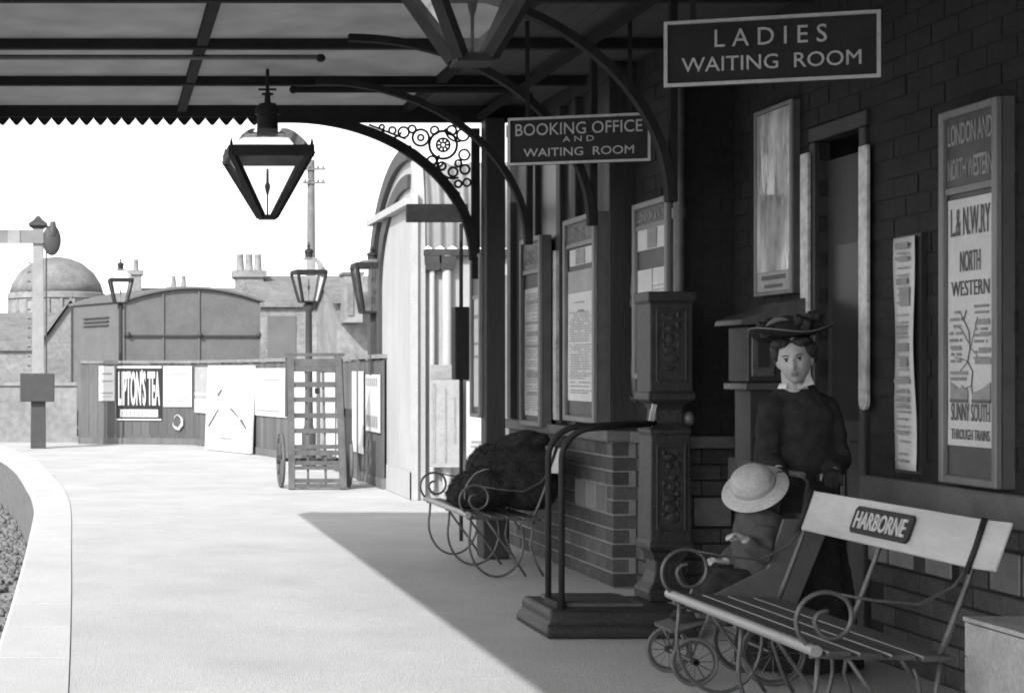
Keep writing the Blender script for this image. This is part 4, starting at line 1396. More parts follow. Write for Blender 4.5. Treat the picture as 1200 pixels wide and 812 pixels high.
# ================================================================ WEIGHING MACHINE
wm = thing('weighing_machine', (2.75, 8.95, 0), 'dark cast iron platform weighing machine with tall ornate dial column and hand rail', 'weighing machine')
MB().sqloft([(0.395, 0.31, 0.0), (0.40, 0.315, 0.03), (0.39, 0.305, 0.06), (0.375, 0.285, 0.075), (0.375, 0.285, 0.125), (0.36, 0.27, 0.145)], (2.725, 8.81)).build('base', 'machine', wm, bevel=0.02, seg=3)
MB().box(2.43, 2.88, 8.62, 9.02, 0.146, 0.165).build('weighing_plate', 'board_back', wm, bevel=0.006)
MB().box(2.45, 2.83, 8.67, 8.98, 0.166, 0.174).build('foot_mat', 'machine', wm)
cx, cy = 3.106, 8.96
kx = 0.74
MB().sqloft([(0.1258, 0.1258, 0.145), (0.1295, 0.1295, 0.20), (0.0962, 0.0962, 0.24), (0.0777, 0.0777, 0.30), (0.0777, 0.0777, 0.36), (0.0999, 0.0999, 0.41), (0.1221, 0.1221, 0.43)], (cx, cy)).build('column_foot', 'machine', wm, bevel=0.006)
lb = MB().sqloft([(0.1221, 0.1147, 0.431), (0.1221, 0.1147, 0.46), (0.1147, 0.1073, 0.47), (0.1058, 0.0999, 1.05), (0.1125, 0.1073, 1.06), (0.1125, 0.1073, 1.085)], (cx, cy)).build('lower_case', 'machine', wm, bevel=0.005)
for (a, b, c, d) in ((-0.11, -0.095, 0.53, 1.0), (0.095, 0.11, 0.53, 1.0), (-0.0945, 0.0945, 0.53, 0.545), (-0.0945, 0.0945, 0.985, 1.0)):
    MB().box(cx + a * kx, cx + b * kx, cy - 0.114, cy - 0.095, c, d).build('moulding', 'machine', lb, bevel=0.003)
orn = MB()
for k in range(7):
    z = 0.60 + k * 0.055
    orn.ellipsoid((cx + random.uniform(-.012, .012), cy - 0.105, z + random.uniform(-.01, .01)), (random.uniform(.014, .04), 0.006, random.uniform(.012, .03)), 10, 6)
    for s_ in (-1, 1):
        orn.ellipsoid((cx + s_ * 0.038, cy - 0.105, z + 0.02), (random.uniform(.006, .018), 0.005, random.uniform(.01, .026)), 8, 5)
orn.build('cast_ornament', 'machine', lb, smooth=True, kind='stuff')
MB().sqloft([(0.1125, 0.1073, 1.086), (0.0740, 0.0740, 1.12), (0.0703, 0.0703, 1.19), (0.0888, 0.0888, 1.22), (0.1221, 0.1147, 1.24)], (cx, cy)).build('neck', 'machine', wm, bevel=0.005)
hd = MB().sqloft([(0.1295, 0.1221, 1.241), (0.1295, 0.1221, 1.28), (0.1169, 0.1110, 1.29), (0.1169, 0.1110, 1.77), (0.1317, 0.1243, 1.785), (0.1317, 0.1243, 1.835)], (cx, cy)).build('dial_case', 'machine', wm, bevel=0.005)
for (a, b, c, d) in ((-0.115, -0.10, 1.34, 1.74), (0.10, 0.115, 1.34, 1.74), (-0.0995, 0.0995, 1.34, 1.355), (-0.0995, 0.0995, 1.725, 1.74)):
    MB().box(cx + a * kx, cx + b * kx, cy - 0.119, cy - 0.105, c, d).build('moulding', 'machine', hd, bevel=0.003)
orn = MB()
for k in range(6):
    z = 1.41 + k * 0.055
    orn.ellipsoid((cx + random.uniform(-.012, .012), cy - 0.109, z + random.uniform(-.01, .01)), (random.uniform(.014, .042), 0.006, random.uniform(.012, .03)), 10, 6)
    for s_ in (-1, 1):
        orn.ellipsoid((cx + s_ * 0.04, cy - 0.109, z + 0.02), (random.uniform(.006, .02), 0.005, random.uniform(.01, .026)), 8, 5)
orn.build('cast_ornament', 'machine', hd, smooth=True, kind='stuff')
MB().ellipsoid((cx + 0.115, cy - 0.06, 1.14), (0.03, 0.03, 0.04), 10, 8).build('knob', 'iron_grey', wm, smooth=True)
MB().bar((cx - 0.085, cy - 0.09, 1.22), (cx - 0.11, cy - 0.09, 1.10), 0.014, 0.024).build('side_bracket', 'pale_highlight', wm)
for (x0, y0) in ((2.42, 8.80), (2.43, 8.58)):
    pts = [(x0, y0, 0.12), (x0, y0, 0.92)]
    for k in range(9):
        a = PI - PI / 2 * k / 8
        pts.append((x0 + 0.17 + 0.17 * math.cos(a), y0, 0.93 + 0.17 * math.sin(a)))
    pts.append((cx - 0.08, cy - (0.03 if y0 > 8.7 else 0.07), 1.115))
    MB().tube(pts, 0.017, 10).build('hand_rail', 'iron', wm, smooth=True)
MB().bar((2.42, 8.80, 0.16), (2.43, 8.58, 0.16), 0.05, 0.04).build('rail_foot', 'iron', wm)

# ================================================================ CRATE IN THE CORNER
cr = thing('crate', (3.32, 5.7, 0), 'pale plain box in the bottom right corner beside the bench', 'crate')
for k in range(4):
    MB().box(3.10, 3.60, 5.805, 5.83, 0.002 + k * 0.125, 0.125 + k * 0.125).build('plank', 'crate', cr, bevel=0.003)
MB().box(3.10, 3.60, 5.40, 5.8045, 0.0, 0.498).build('body', 'crate', cr)
for p in cr.children:
    pass
MB().box(3.095, 3.605, 5.395, 5.835, 0.503, 0.52).build('lid', 'crate', cr, bevel=0.003)

# ================================================================ UPRIGHT BARROW
tr = thing('luggage_barrow', (2.55, 19.2, 0), 'slatted wooden luggage barrow stood on end on the sunny platform', 'barrow')
xa, xb = 2.25, 2.86
for x in (xa, xb):
    MB().bar((x, 19.25, 0.0), (x + (0.02 if x == xa else -0.02), 19.55, 1.58), 0.075, 0.06, (0, 1, 0)).build('stile', 'truck_wood', tr)
def tz(z): return 19.25 + 0.3 * z / 1.58
for z, h in ((1.60, 0.04), (1.50, 0.10), (1.42, 0.05), (1.24, 0.065), (1.06, 0.06), (0.87, 0.06), (0.69, 0.06), (0.50, 0.05), (0.43, 0.06), (0.31, 0.05), (0.25, 0.04), (0.10, 0.05), (0.04, 0.05)):
    MB().bar((xa - (0.06 if z > 1.5 else -.03), tz(z), z), (xb + (0.06 if z > 1.5 else -.03), tz(z), z), 0.03, h).build('slat', 'truck_wood', tr)
for x in (2.45, 2.66):
    MB().bar((x, tz(0.05) + 0.03, 0.05), (x, tz(1.45) + 0.03, 1.45), 0.025, 0.025, (0, 1, 0)).build('inner_bar', 'truck_wood', tr)
for i, x in enumerate((2.16, 2.97)):
    w = MB()
    yc, zc, R = 19.62, 0.33, 0.32
    w.tube([(x, yc + R * math.cos(2 * PI * k / 28), zc + R * math.sin(2 * PI * k / 28)) for k in range(28)], 0.022, 8, closed=True)
    wo = w.build('wheel', 'truck_wood', tr, smooth=True)
    for k in range(10):
        a = 2 * PI * k / 10
        MB().bar((x, yc, zc), (x, yc + R * math.cos(a), zc + R * math.sin(a)), 0.022, 0.022).build('spoke', 'truck_wood', wo)
    MB().tube([(x - 0.05, yc, zc), (x + 0.05, yc, zc)], 0.05, 12).build('hub', 'dark_trim', wo, smooth='auto')
MB().tube([(2.13, 19.62, 0.33), (3.0, 19.62, 0.33)], 0.02, 8).build('axle', 'dark_trim', tr)
for x in (xa - 0.03, xb + 0.05):
    MB().bar((x, 19.58, 0.85), (x + (0.01 if x < 2.5 else -0.03), 19.60, 1.56), 0.03, 0.03).build('handle', 'dark_trim', tr)
MB().box(2.92, 2.98, 19.35, 19.60, 0.05, 0.95).build('side_leg', 'dark_trim', tr)
MB().box(2.545, 2.60, 19.42, 19.45, 1.13, 1.20).build('padlock', 'iron', tr, bevel=0.006)

# ================================================================ SIGNAL
sg = thing('semaphore_signal', (-1.17, 29.6, 0), 'semaphore signal with pale post and raised arm at the far left', 'signal')
MB().sqloft([(0.13, 0.12, 0.0), (0.12, 0.11, 1.4), (0.11, 0.10, 1.401), (0.095, 0.09, 4.0)], (-1.17, 29.6)).build('post', 'signal_white', sg, bevel=0.01)
MB().sqloft([(0.136, 0.126, 0.0), (0.128, 0.118, 0.85)], (-1.17, 29.6)).build('post_foot', 'dark_trim', sg)
MB().sqloft([(0.10, 0.10, 4.002), (0.17, 0.17, 4.05), (0.17, 0.17, 4.09), (0.08, 0.08, 4.16), (0.03, 0.03, 4.23)], (-1.17, 29.6)).build('finial', 'dark_trim', sg)
MB().box(-2.6, -1.07, 29.46, 29.485, 3.72, 3.97).build('arm', 'signal_grey', sg)
MB().box(-1.72, -1.50, 29.445, 29.459, 3.722, 3.968).build('arm_stripe', 'signal_white', sg)
MB().ellipsoid((-0.92, 29.5, 3.78), (0.17, 0.08, 0.28), 14, 10).build('spectacle', 'dark_trim', sg, smooth=True)
MB().lathe([(0.09, 3.86), (0.10, 3.98), (0.06, 4.04), (0.05, 4.12)], (-0.90, 29.5, 0), 12).build('lamp', 'dark_trim', sg, smooth='auto')
MB().box(-1.49, -0.87, 29.36, 29.47, 0.85, 1.36).build('control_box', 'dark_trim', sg, bevel=0.01)
for k in range(13):
    MB().tube([(-1.30, 29.48, 1.5 + k * 0.17), (-1.36, 29.47, 1.5 + k * 0.17)], 0.012, 6).build('step', 'dark_trim', sg)
MB().tube([(-1.02, 29.48, 0.9), (-1.02, 29.48, 3.7)], 0.015, 6).build('pull_rod', 'dark_trim', sg)

# ================================================================ RAILWAY VAN
vn = thing('railway_van', (1.6, 34.0, -0.6), 'dark railway van with arched roof end standing behind the fence', 'van')
c0 = Vector((0.465, 37.8, 0)); ex = Vector((3.24, 0.40, 0)); sd = Vector((-1.21, 2.5, 0))
def pv(u, v, z): return c0 + ex * u + sd * v + Vector((0, 0, 1.4 + (z - 1.4) * 1.152))
n = 18
roofz = lambda u: 2.80 + 0.27 * math.sin(PI * u) ** 0.85
poly = [pv(0, 0, 0.1), pv(1, 0, 0.1)] + [pv(1 - k / n, 0, roofz(1 - k / n)) for k in range(n + 1)]
MB().prism(poly, sd).build('body', 'van', vn)
rf = MB()
vs, fs = [], []
for k in range(n + 1):
    u = -0.02 + 1.04 * k / n
    uu = min(max(u, 0), 1)
    for v in (-0.04, 1.03):
        vs += [pv(u, v, roofz(uu) + 0.005), pv(u, v, roofz(uu) + 0.05)]
for k in range(n):
    a = k * 4
    fs += [(a, a + 4, a + 5, a + 1), (a + 1, a + 5, a + 7, a + 3), (a + 3, a + 7, a + 6, a + 2), (a + 2, a + 6, a + 4, a)]
fs += [(0, 1, 3, 2), (n * 4, n * 4 + 2, n * 4 + 3, n * 4 + 1)]
rf.add(vs, fs); rf.build('roof', 'van_roof', vn)
for u in (0.005, 0.29, 0.55, 0.995):
    MB().bar(pv(u, -0.012, 0.12), pv(u, -0.012, roofz(u) - 0.03), 0.035, 0.02, (0, 1, 0)).build('end_batten', 'far_dark' if u != 0.29 else 'van', vn)
MB().bar(pv(0, -0.02, 2.12), pv(1, -0.02, 2.12), 0.03, 0.035).build('end_rail', 'dark_trim', vn)
for u in (0.03, 0.55, 0.98):
    q = pv(u, -0.03, 2.14)
    MB().ellipsoid(q, (0.06, 0.05, 0.07), 10, 6).build('lamp_iron', 'dark_trim', vn, smooth=True)
for v in (0.3, 0.36, 0.42):
    pass
for z in (2.35, 2.43, 2.51):
    MB().bar(pv(-0.008, 0.25, z), pv(-0.008, 0.75, z), 0.03, 0.03).build('louvre', 'dark_trim', vn)
MB().bar(pv(-0.008, 0.99, 0.12), pv(-0.008, 0.99, 2.78), 0.05, 0.05, (1, 0, 0)).build('corner_post', 'dark_trim', vn)
MB().bar(pv(-0.012, 0.02, 0.12), pv(-0.012, 0.02, 2.78), 0.03, 0.03, (1, 0, 0)).build('corner_post', 'van', vn)
b_ = pv(-0.05, 0.95, 0.25)
MB().box(b_.x - 0.18, b_.x + 0.25, b_.y - 0.2, b_.y + 0.1, 0.10, 0.42).build('spring_hanger', 'iron', vn, bevel=0.01)
MB().tube([b_ + Vector((-0.2, -0.3, -0.1)), b_ + Vector((0.3, -0.3, -0.16))], 0.03, 8).build('brake_lever', 'iron', vn)
MB().ellipsoid(b_ + Vector((0.22, -0.3, -0.18)), (0.11, 0.06, 0.09), 12, 8).build('buffer', 'iron', vn, smooth=True)

# ================================================================ TOWN BEYOND
# domed drum
dm = thing('domed_building', (-1.9, 80, -0.9), 'pale round building with a low dome far off behind the signal', 'building')
s80 = 1900 / 80.0
cxd = (66 - 120) / s80
MB().lathe([(2.32, -0.9), (2.32, 4.9), (2.42, 4.95), (2.42, 5.2), (2.32, 5.25)], (cxd, 80, 0), 40).build('drum', 'far_stone', dm, smooth='auto')
MB().lathe([(2.33, 5.26), (2.2, 5.7), (1.85, 6.25), (1.3, 6.7), (0.7, 6.95), (0.1, 7.05)], (cxd, 80, 0), 40).build('dome', 'far_roof', dm, smooth=True)
for k in range(12):
    a = PI + PI * (k + 0.5) / 12
    MB().bar((cxd + 2.34 * math.cos(a), 80 + 2.34 * math.sin(a), 2.0), (cxd + 2.34 * math.cos(a), 80 + 2.34 * math.sin(a), 4.9), 0.12, 0.12).build('pilaster', 'far_stone', dm)

def house(name, label, x0, x1, y0, y1, ze, zr, wall='far_wall', roof='far_roof', axis='x', base=-0.92, wins=(), chims=()):
    """ridge along 'x' or 'y'"""
    r = thing(name, ((x0 + x1) / 2, (y0 + y1) / 2, base), label, 'house', 'houses beyond the platform')
    MB().box(x0, x1, y0, y1, base, ze).build('wall', wall, r)
    o = 0.15
    if axis == 'x':
        ym = (y0 + y1) / 2
        MB().prism([(x0, y0, ze + .003), (x0, y1, ze + .003), (x0, ym, zr - 0.06)], (x1 - x0, 0, 0)).build('gable', wall, r)
        for ya in (y0 - o, y1 + o):
            zz = ze - 0.1
            MB().prism([(x0 - o, ya, zz), (x0 - o, ym, zr), (x0 - o, ym, zr + 0.08), (x0 - o, ya, zz + 0.1)], (x1 - x0 + 2 * o, 0, 0)).build('roof', roof, r)
    else:
        xm = (x0 + x1) / 2
        MB().prism([(x0, y0, ze + .003), (x1, y0, ze + .003), (xm, y0, zr - 0.06)], (0, y1 - y0, 0)).build('gable', wall, r)
        for xa_ in (x0 - o, x1 + o):
            zz = ze - 0.1
            MB().prism([(xa_, y0 - o, zz), (xm, y0 - o, zr), (xm, y0 - o, zr + 0.08), (xa_, y0 - o, zz + 0.1)], (0, y1 - y0 + 2 * o, 0)).build('roof', roof, r)
    for (cx_, cz, w, h) in wins:
        wi = MB().box(cx_ - w / 2, cx_ + w / 2, y0 - 0.03, y0 + 0.02, cz - h / 2, cz + h / 2).build('window', 'far_dark', r)
        MB().box(cx_ - w / 2 - 0.08, cx_ + w / 2 + 0.08, y0 - 0.12, y0 - 0.031, cz - h / 2 - 0.1, cz - h / 2).build('sill', 'far_stone', wi)
    for (cx_, cy_, z0_, z1_, w, d, pots) in chims:
        ch = MB().sqloft([(w / 2, d / 2, z0_), (w / 2, d / 2, z1_ - 0.25), (w / 2 + 0.1, d / 2 + 0.1, z1_ - 0.2), (w / 2 + 0.1, d / 2 + 0.1, z1_)], (cx_, cy_)).build('chimney', wall, r)
        for k in range(pots):
            px_ = cx_ + (k - (pots - 1) / 2) * w / pots
            MB().lathe([(0.13, z1_), (0.10, z1_ + 0.45), (0.12, z1_ + 0.5)], (px_, cy_, 0), 10).build('chimney_pot', 'far_stone', ch, smooth='auto')
    return r
def P_(px, d): return (px - 120) * d / 1900.0
def Z_(py, d): return 1.4 + (435 - py) * d / 1900.0
d = 60
house('house', 'long pale-roofed house at the left edge behind the signal', P_(-160, d), P_(62, d), d, d + 9, Z_(408, d), Z_(364, d), chims=((P_(-60, d), d + 4, 3, 5, 0.9, 0.6, 2),))
d = 44
house('house', 'gabled house close left of the railway van', P_(50, d), P_(116, d), d, d + 8, Z_(402, d), Z_(352, d), axis='y')
d = 46
house('house', 'grey house with the pale block of chimneys right of the railway van', P_(303, d), P_(470, d), d, d + 7, Z_(356, d), Z_(318, d), axis='x', wins=((P_(330, d), Z_(395, d), 0.8, 1.2),),
      chims=((P_(303, d), d + 3, 2.5, Z_(310, d), 0.80, 0.7, 3),))
d = 70
house('house', 'low distant house whose chimneys show above the van roof', P_(155, d), P_(290, d), d, d + 8, Z_(350, d), Z_(334, d), chims=((P_(161, d), d + 3, 3, Z_(312, d), 0.5, 0.5, 1), (P_(213, d), d + 3, 3, Z_(332, d), 0.9, 0.7, 2)))
d = 32
house('house', 'small outbuilding with projecting box window left of the wall lantern', P_(395, d), P_(520, d), d, d + 3, Z_(350, d), Z_(325, d))
bw = thing('box_window', (P_(413, 31.5), 31.5, 2.4), 'small pale projecting box window on the outbuilding left of the wall lantern', 'window')
MB().box(P_(403, 31.5), P_(424, 31.5), 31.4, 31.97, Z_(378, 31.5), Z_(323, 31.5)).build('casing', 'far_stone', bw)
MB().box(P_(406, 31.5), P_(413, 31.5), 31.37, 31.399, Z_(370, 31.5), Z_(332, 31.5)).build('pane', 'far_roof', bw)
MB().box(P_(401, 31.5), P_(426, 31.5), 31.36, 31.97, Z_(322.5, 31.5), Z_(319, 31.5)).build('cornice', 'far_dark', bw)
gw = thing('boundary_wall', (-4, 36, -0.9), 'low pale boundary wall at the left behind the signal', 'wall')
MB().box(-9, P_(90, 36), 36, 36.3, -0.92, Z_(452, 36)).build('wall', 'far_stone', gw)
MB().box(-9, P_(91, 36), 35.95, 36.35, Z_(452, 36) + .002, Z_(448, 36)).build('coping', 'far_wall', gw)
# telegraph pole
tp = thing('telegraph_pole', (P_(364.5, 50), 50, -0.92), 'tall wooden telegraph pole rising above the lamp post', 'pole')
MB().lathe([(0.17, -0.92), (0.14, 4.0), (0.115, Z_(188, 50))], (P_(364.5, 50), 50, 0), 12).build('pole', 'pole', tp, smooth='auto')
for py in (199, 215):
    a = MB().box(P_(354, 50), P_(381, 50), 49.84, 49.89, Z_(py + 1.2, 50), Z_(py - 1.2, 50)).build('crossarm', 'pole', tp)
    for q in (357, 361, 372, 378):
        MB().lathe([(0.03, Z_(py - 1.3, 50)), (0.05, Z_(py - 3, 50)), (0.03, Z_(py - 4.5, 50))], (P_(q, 50), 49.86, 0), 8).build('insulator', 'far_stone', a, smooth=True)

# ================================================================ PEOPLE AND PUSHCHAIR
def head_mesh(mb, c, k, rot):
    """sculpted head, face towards local -Y; k scales an adult head"""
    n, m = 56, 44
    rs = []
    G = lambda x, s: math.exp(-(x / s) ** 2)
    for i in range(m + 1):
        ph = PI * (0.012 + 0.976 * i / m)
        ring = []
        for j in range(n):
            t = 2 * PI * j / n
            d = Vector((math.sin(ph) * math.sin(t), -math.sin(ph) * math.cos(t), -math.cos(ph)))
            x, y, z = d.x * 0.073, d.y * 0.092, d.z * 0.112
            front = max(0.0, -d.y)
            if z < 0:
                q = -z / 0.112
                x *= 1 - 0.26 * q ** 1.6
                if y > 0:
                    y *= 1 - 0.45 * q
            f = 0.0
            f += 0.026 * G(x, 0.0105) * G(z + 0.022, 0.016)
            f += 0.012 * G(x, 0.008) * G(z - 0.004, 0.020)
            f += 0.008 * (G(x - 0.011, 0.006) + G(x + 0.011, 0.006)) * G(z + 0.026, 0.008)
            for s in (-1, 1):
                f -= 0.011 * G(x - s * 0.030, 0.015) * G(z - 0.012, 0.012)
                f += 0.005 * G(x - s * 0.030, 0.02) * G(z - 0.034, 0.010)
                f += 0.006 * G(x - s * 0.040, 0.018) * G(z + 0.022, 0.02)
            f += 0.008 * G(x, 0.020) * G(z + 0.050, 0.005)
            f += 0.008 * G(x, 0.018) * G(z + 0.062, 0.006)
            f -= 0.004 * G(x, 0.020) * G(z + 0.0555, 0.003)
            f += 0.011 * G(x, 0.022) * G(z + 0.092, 0.016)
            y -= f * min(1, front * 1.6)
            ring.append(Vector(c) + rot @ (Vector((x, y, z)) * k))
        rs.append(ring)
    mb.rings(rs)
    for s in (-1, 1):   # ears
        mb.ellipsoid(Vector(c) + rot @ (Vector((s * 0.073, 0.008, -0.005)) * k), (0.010 * k, 0.018 * k, 0.030 * k), 10, 8, rot)

def face_parts(parent, c, k, rot):
    c = Vector(c)
    for s in (-1, 1):
        e = MB().ellipsoid(c + rot @ (Vector((s * 0.030, -0.0735, 0.012)) * k), (0.014 * k, 0.009 * k, 0.0062 * k), 12, 8, rot).build('eye', 'eye_white', parent, smooth=True)
        MB().ellipsoid(c + rot @ (Vector((s * 0.030 + 0.001, -0.0800, 0.0125)) * k), (0.0066 * k, 0.004 * k, 0.006 * k), 10, 6, rot).build('iris', 'eye_dark', e, smooth=True)
        MB().tube([c + rot @ (Vector((s * (0.016 + 0.0075 * q), -0.0835 + 0.0035 * q * (0.5 if q < 2 else 0.9), 0.019 + (0.002 if q in (1, 2) else 0))) * k) for q in range(4)], 0.0032 * k, 5).build('eyelid', 'hair', parent, smooth=True)
        MB().tube([c + rot @ (Vector((s * (0.013 + 0.009 * q), -0.0905 + 0.0042 * q, 0.031 + 0.0035 * math.sin(q / 4 * PI))) * k) for q in range(5)], [0.0022 * k, 0.0032 * k, 0.003 * k, 0.0025 * k, 0.0012 * k], 6).build('eyebrow', 'hair', parent, smooth=True)
    MB().ellipsoid(c + rot @ (Vector((0, -0.0905, -0.0495)) * k), (0.019 * k, 0.006 * k, 0.0042 * k), 14, 8, rot).build('upper_lip', 'skin_dark', parent, smooth=True)
    MB().ellipsoid(c + rot @ (Vector((0, -0.0890, -0.060)) * k), (0.016 * k, 0.0065 * k, 0.0048 * k), 14, 8, rot).build('lower_lip', 'skin_dark', parent, smooth=True)

def hand(mb, w, fwd, out, size=1.0, curl=0.5):
    """palm, four fingers of unequal length and a thumb; fwd = finger direction, out = palm-facing normal"""
    w = Vector(w); fwd = Vector(fwd).normalized(); out = Vector(out)
    out = (out - fwd * out.dot(fwd)).normalized()
    side = fwd.cross(out)
    pr = []
    for (d, a, b) in ((0.0, 0.024, 0.017), (0.03, 0.034, 0.016), (0.065, 0.040, 0.014), (0.085, 0.038, 0.012)):
        pr.append([w + fwd * d * size + side * (a * math.cos(2 * PI * q / 14) * size) + out * (b * math.sin(2 * PI * q / 14) * size) for q in range(14)])
    mb.rings(pr)
    for i, (sx, L) in enumerate(((-0.029, 0.062), (-0.010, 0.075), (0.010, 0.070), (0.029, 0.054))):
        p = w + fwd * 0.078 * size + side * sx * size
        pts = [p]
        ang = 0.0
        for seg in (0.42, 0.33, 0.25):
            ang += curl
            p = p + (fwd * math.cos(ang) + out * math.sin(ang)) * L * seg * size
            pts.append(p)
        mb.tube(pts, [0.0092 * size, 0.009 * size, 0.008 * size, 0.006 * size], 8)
    p = w + fwd * 0.022 * size - side * 0.026 * size
    mb.tube([p, p + (fwd * 0.5 - side * 0.8 + out * 0.3).normalized() * 0.032 * size, p + (fwd * 0.9 - side * 0.6 + out * 0.6).normalized() * 0.06 * size], [0.012 * size, 0.0105 * size, 0.008 * size], 8)

# ---- woman
wo = thing('person', (3.29, 7.68, 0), 'woman in a wide dark feathered hat and long black coat standing behind the pushchair', 'person')
yaw = math.atan2(-0.48, 0.88)          # turns -Y towards the camera
Rh = Matrix.Rotation(yaw, 3, 'Z') @ Matrix.Rotation(math.radians(-7), 3, 'Y') @ Matrix.Rotation(math.radians(8), 3, 'X')
HC = Vector((3.245, 7.60, 1.452))
Rt = math.atan2(-0.30, 0.95)
mb = MB()
head_mesh(mb, HC, 1.0, Rh)
mb.tube([(3.25, 7.635, 1.40), (3.262, 7.655, 1.33), (3.275, 7.675, 1.26)], [0.052, 0.050, 0.058], 16)
mb.rings([ell_ring((3.285, 7.68, z), a, b, Rt) for z, a, b in ((0.86, 0.15, 0.10), (0.98, 0.115, 0.09), (1.12, 0.13, 0.09), (1.21, 0.125, 0.07), (1.26, 0.09, 0.055), (1.31, 0.045, 0.045))])
shL, shR = Vector((3.165, 7.66, 1.235)), Vector((3.415, 7.66, 1.235))
elL, elR = Vector((3.115, 7.60, 0.99)), Vector((3.465, 7.62, 0.97))
haL, haR = Vector((3.115, 7.475, 0.945)), Vector((3.36, 7.46, 0.94))
mb.tube([shL, elL, haL], [0.036, 0.034, 0.026], 12)
mb.tube([shR, elR, haR], [0.036, 0.034, 0.026], 12)
hand(mb, haL, (-0.1, -1, -0.15), (0, -0.2, -1), 1.0, 0.75)
hand(mb, haR, (-0.4, -1, -0.15), (0, -0.2, -1), 1.0, 0.75)
for s in (-1, 1):
    mb.tube([(3.285 + s * 0.08, 7.68, 0.88), (3.285 + s * 0.08, 7.66, 0.48), (3.285 + s * 0.08, 7.69, 0.08)], [0.075, 0.052, 0.036], 12)
    mb.ellipsoid((3.285 + s * 0.08 - 0.02, 7.63, 0.045), (0.042, 0.115, 0.042), 12, 8)
body = remesh(mb, 'body', 0.0042, 'skin', wo, 2)
face_parts(body, HC, 1.0, Rh)
mb = MB()
prof_ = [(0.015, 0.27, 0.25, .05), (0.10, 0.262, 0.24, .05), (0.30, 0.238, 0.215, .045), (0.55, 0.21, 0.19, .035), (0.75, 0.192, 0.165, .02), (0.90, 0.19, 0.160, .012), (1.0, 0.182, 0.150, .006), (1.12, 0.172, 0.135, 0), (1.20, 0.172, 0.122, 0), (1.265, 0.145, 0.10, 0), (1.308, 0.092, 0.075, 0), (1.335, 0.066, 0.064, 0)]
mb.rings([ell_ring((3.29, 7.685, z), a, b, Rt, 64, f, 9, 0.8) for z, a, b, f in prof_])
for (a, b, c) in ((shL, elL, haL), (shR, elR, haR)):
    mb.tube([a + Vector((0, 0, 0.01)), a * 0.5 + b * 0.5 + Vector((0, 0, 0.012)), b, b * 0.4 + c * 0.6, c], [0.058, 0.060, 0.054, 0.046, 0.040], 16)
    mb.ellipsoid(a + Vector((0, 0, -0.005)), (0.062, 0.066, 0.055), 14, 10)
coat = remesh(mb, 'coat', 0.009, 'cloth_black', wo, 5, (0.012, 11.0))
for (w_, f_) in ((haL, (-0.1, -1, -0.15)), (haR, (-0.4, -1, -0.15))):
    g_ = MB()
    g_.tube([w_ + Vector((0, 0.05, 0.01)), w_], [0.034, 0.034], 12)
    hand(g_, w_ + Vector((0, 0.004, 0)), f_, (0, -0.2, -1), 1.10, 0.75)
    remesh(g_, 'glove', 0.004, 'cloth_black', wo, 2)
# collar: low white band, open at the throat, with two points
mb = MB()
vs, fs = [], []
n = 30
rot = Matrix.Rotation(yaw, 3, 'Z')
for k in range(n + 1):
    a = math.radians(-90 + 22 + 316 * k / n)
    for (r_, z) in ((0.062, 1.318), (0.056, 1.342), (0.060, 1.342), (0.070, 1.318)):
        vs.append(Vector((3.262, 7.655, z)) + rot @ Vector((r_ * math.cos(a), r_ * math.sin(a), 0)))
for k in range(n):
    for j in range(3):
        q = k * 4 + j
        fs.append((q, q + 1, q + 5, q + 4))
mb.add(vs, fs)
mb.build('collar', 'collar', wo, smooth=True)
def flap(p0, p1, p2):
    p0, p1, p2 = Vector(p0), Vector(p1), Vector(p2)
    nn = (p1 - p0).cross(p2 - p0).normalized() * 0.006
    return MB().prism([p0, p1, p2], nn).build('collar_point', 'collar', wo)
flap((3.262, 7.575, 1.325), (3.318, 7.60, 1.385), (3.330, 7.585, 1.340))
# hair
mb = MB()
for (o, r_) in (((0, 0.035, 0.060), (0.090, 0.080, 0.070)), ((0.070, 0.010, 0.045), (0.034, 0.05, 0.045)), ((-0.070, 0.012, 0.045), (0.032, 0.05, 0.045)), ((0.045, -0.045, 0.090), (0.045, 0.04, 0.022)), ((-0.045, -0.045, 0.090), (0.045, 0.04, 0.022)), ((0, 0.080, 0.0), (0.065, 0.045, 0.06)), ((0.074, 0.030, 0.012), (0.024, 0.04, 0.045)), ((-0.074, 0.032, 0.012), (0.022, 0.04, 0.042))):
    mb.ellipsoid(HC + Rh @ Vector(o), r_, 16, 10, Rh)
remesh(mb, 'hair', 0.006, 'hair', wo, 2, (0.006, 45.0))
# hat
Rhat = Matrix.Rotation(yaw, 3, 'Z') @ Matrix.Rotation(math.radians(-7), 3, 'Y') @ Matrix.Rotation(math.radians(-4), 3, 'X')
Hh = Vector((3.222, 7.59, 1.562))
mb = MB()
vs, fs = [], []
n = 48
def brim_pt(t, r_, up):
    w = 1 + 0.05 * math.sin(2 * t) + 0.04 * math.sin(3 * t + 1)
    z = 0.022 * (r_ / 0.168) ** 2 * math.sin(2 * t + 0.5) + 0.012 * (r_ / 0.168) ** 3
    return Hh + Rhat @ Vector((r_ * w * math.cos(t) * 1.02, r_ * w * math.sin(t), z + up))
lay = [(0.02, 0.0), (0.09, 0.0), (0.13, 0.0), (0.170, 0.0), (0.180, 0.006), (0.170, 0.012), (0.13, 0.012), (0.09, 0.012), (0.02, 0.012)]
rs = [[brim_pt(2 * PI * k / n, r_, u) for k in range(n)] for r_, u in lay]
mb.rings(rs)
hat = mb.build('hat', 'cloth_black', wo, smooth='auto')
MB().lathe([(0.105, 0.008), (0.108, 0.04), (0.098, 0.075), (0.06, 0.09), (0.01, 0.092)], Hh, 24, Rhat).build('crown', 'cloth_black', hat, smooth=True)
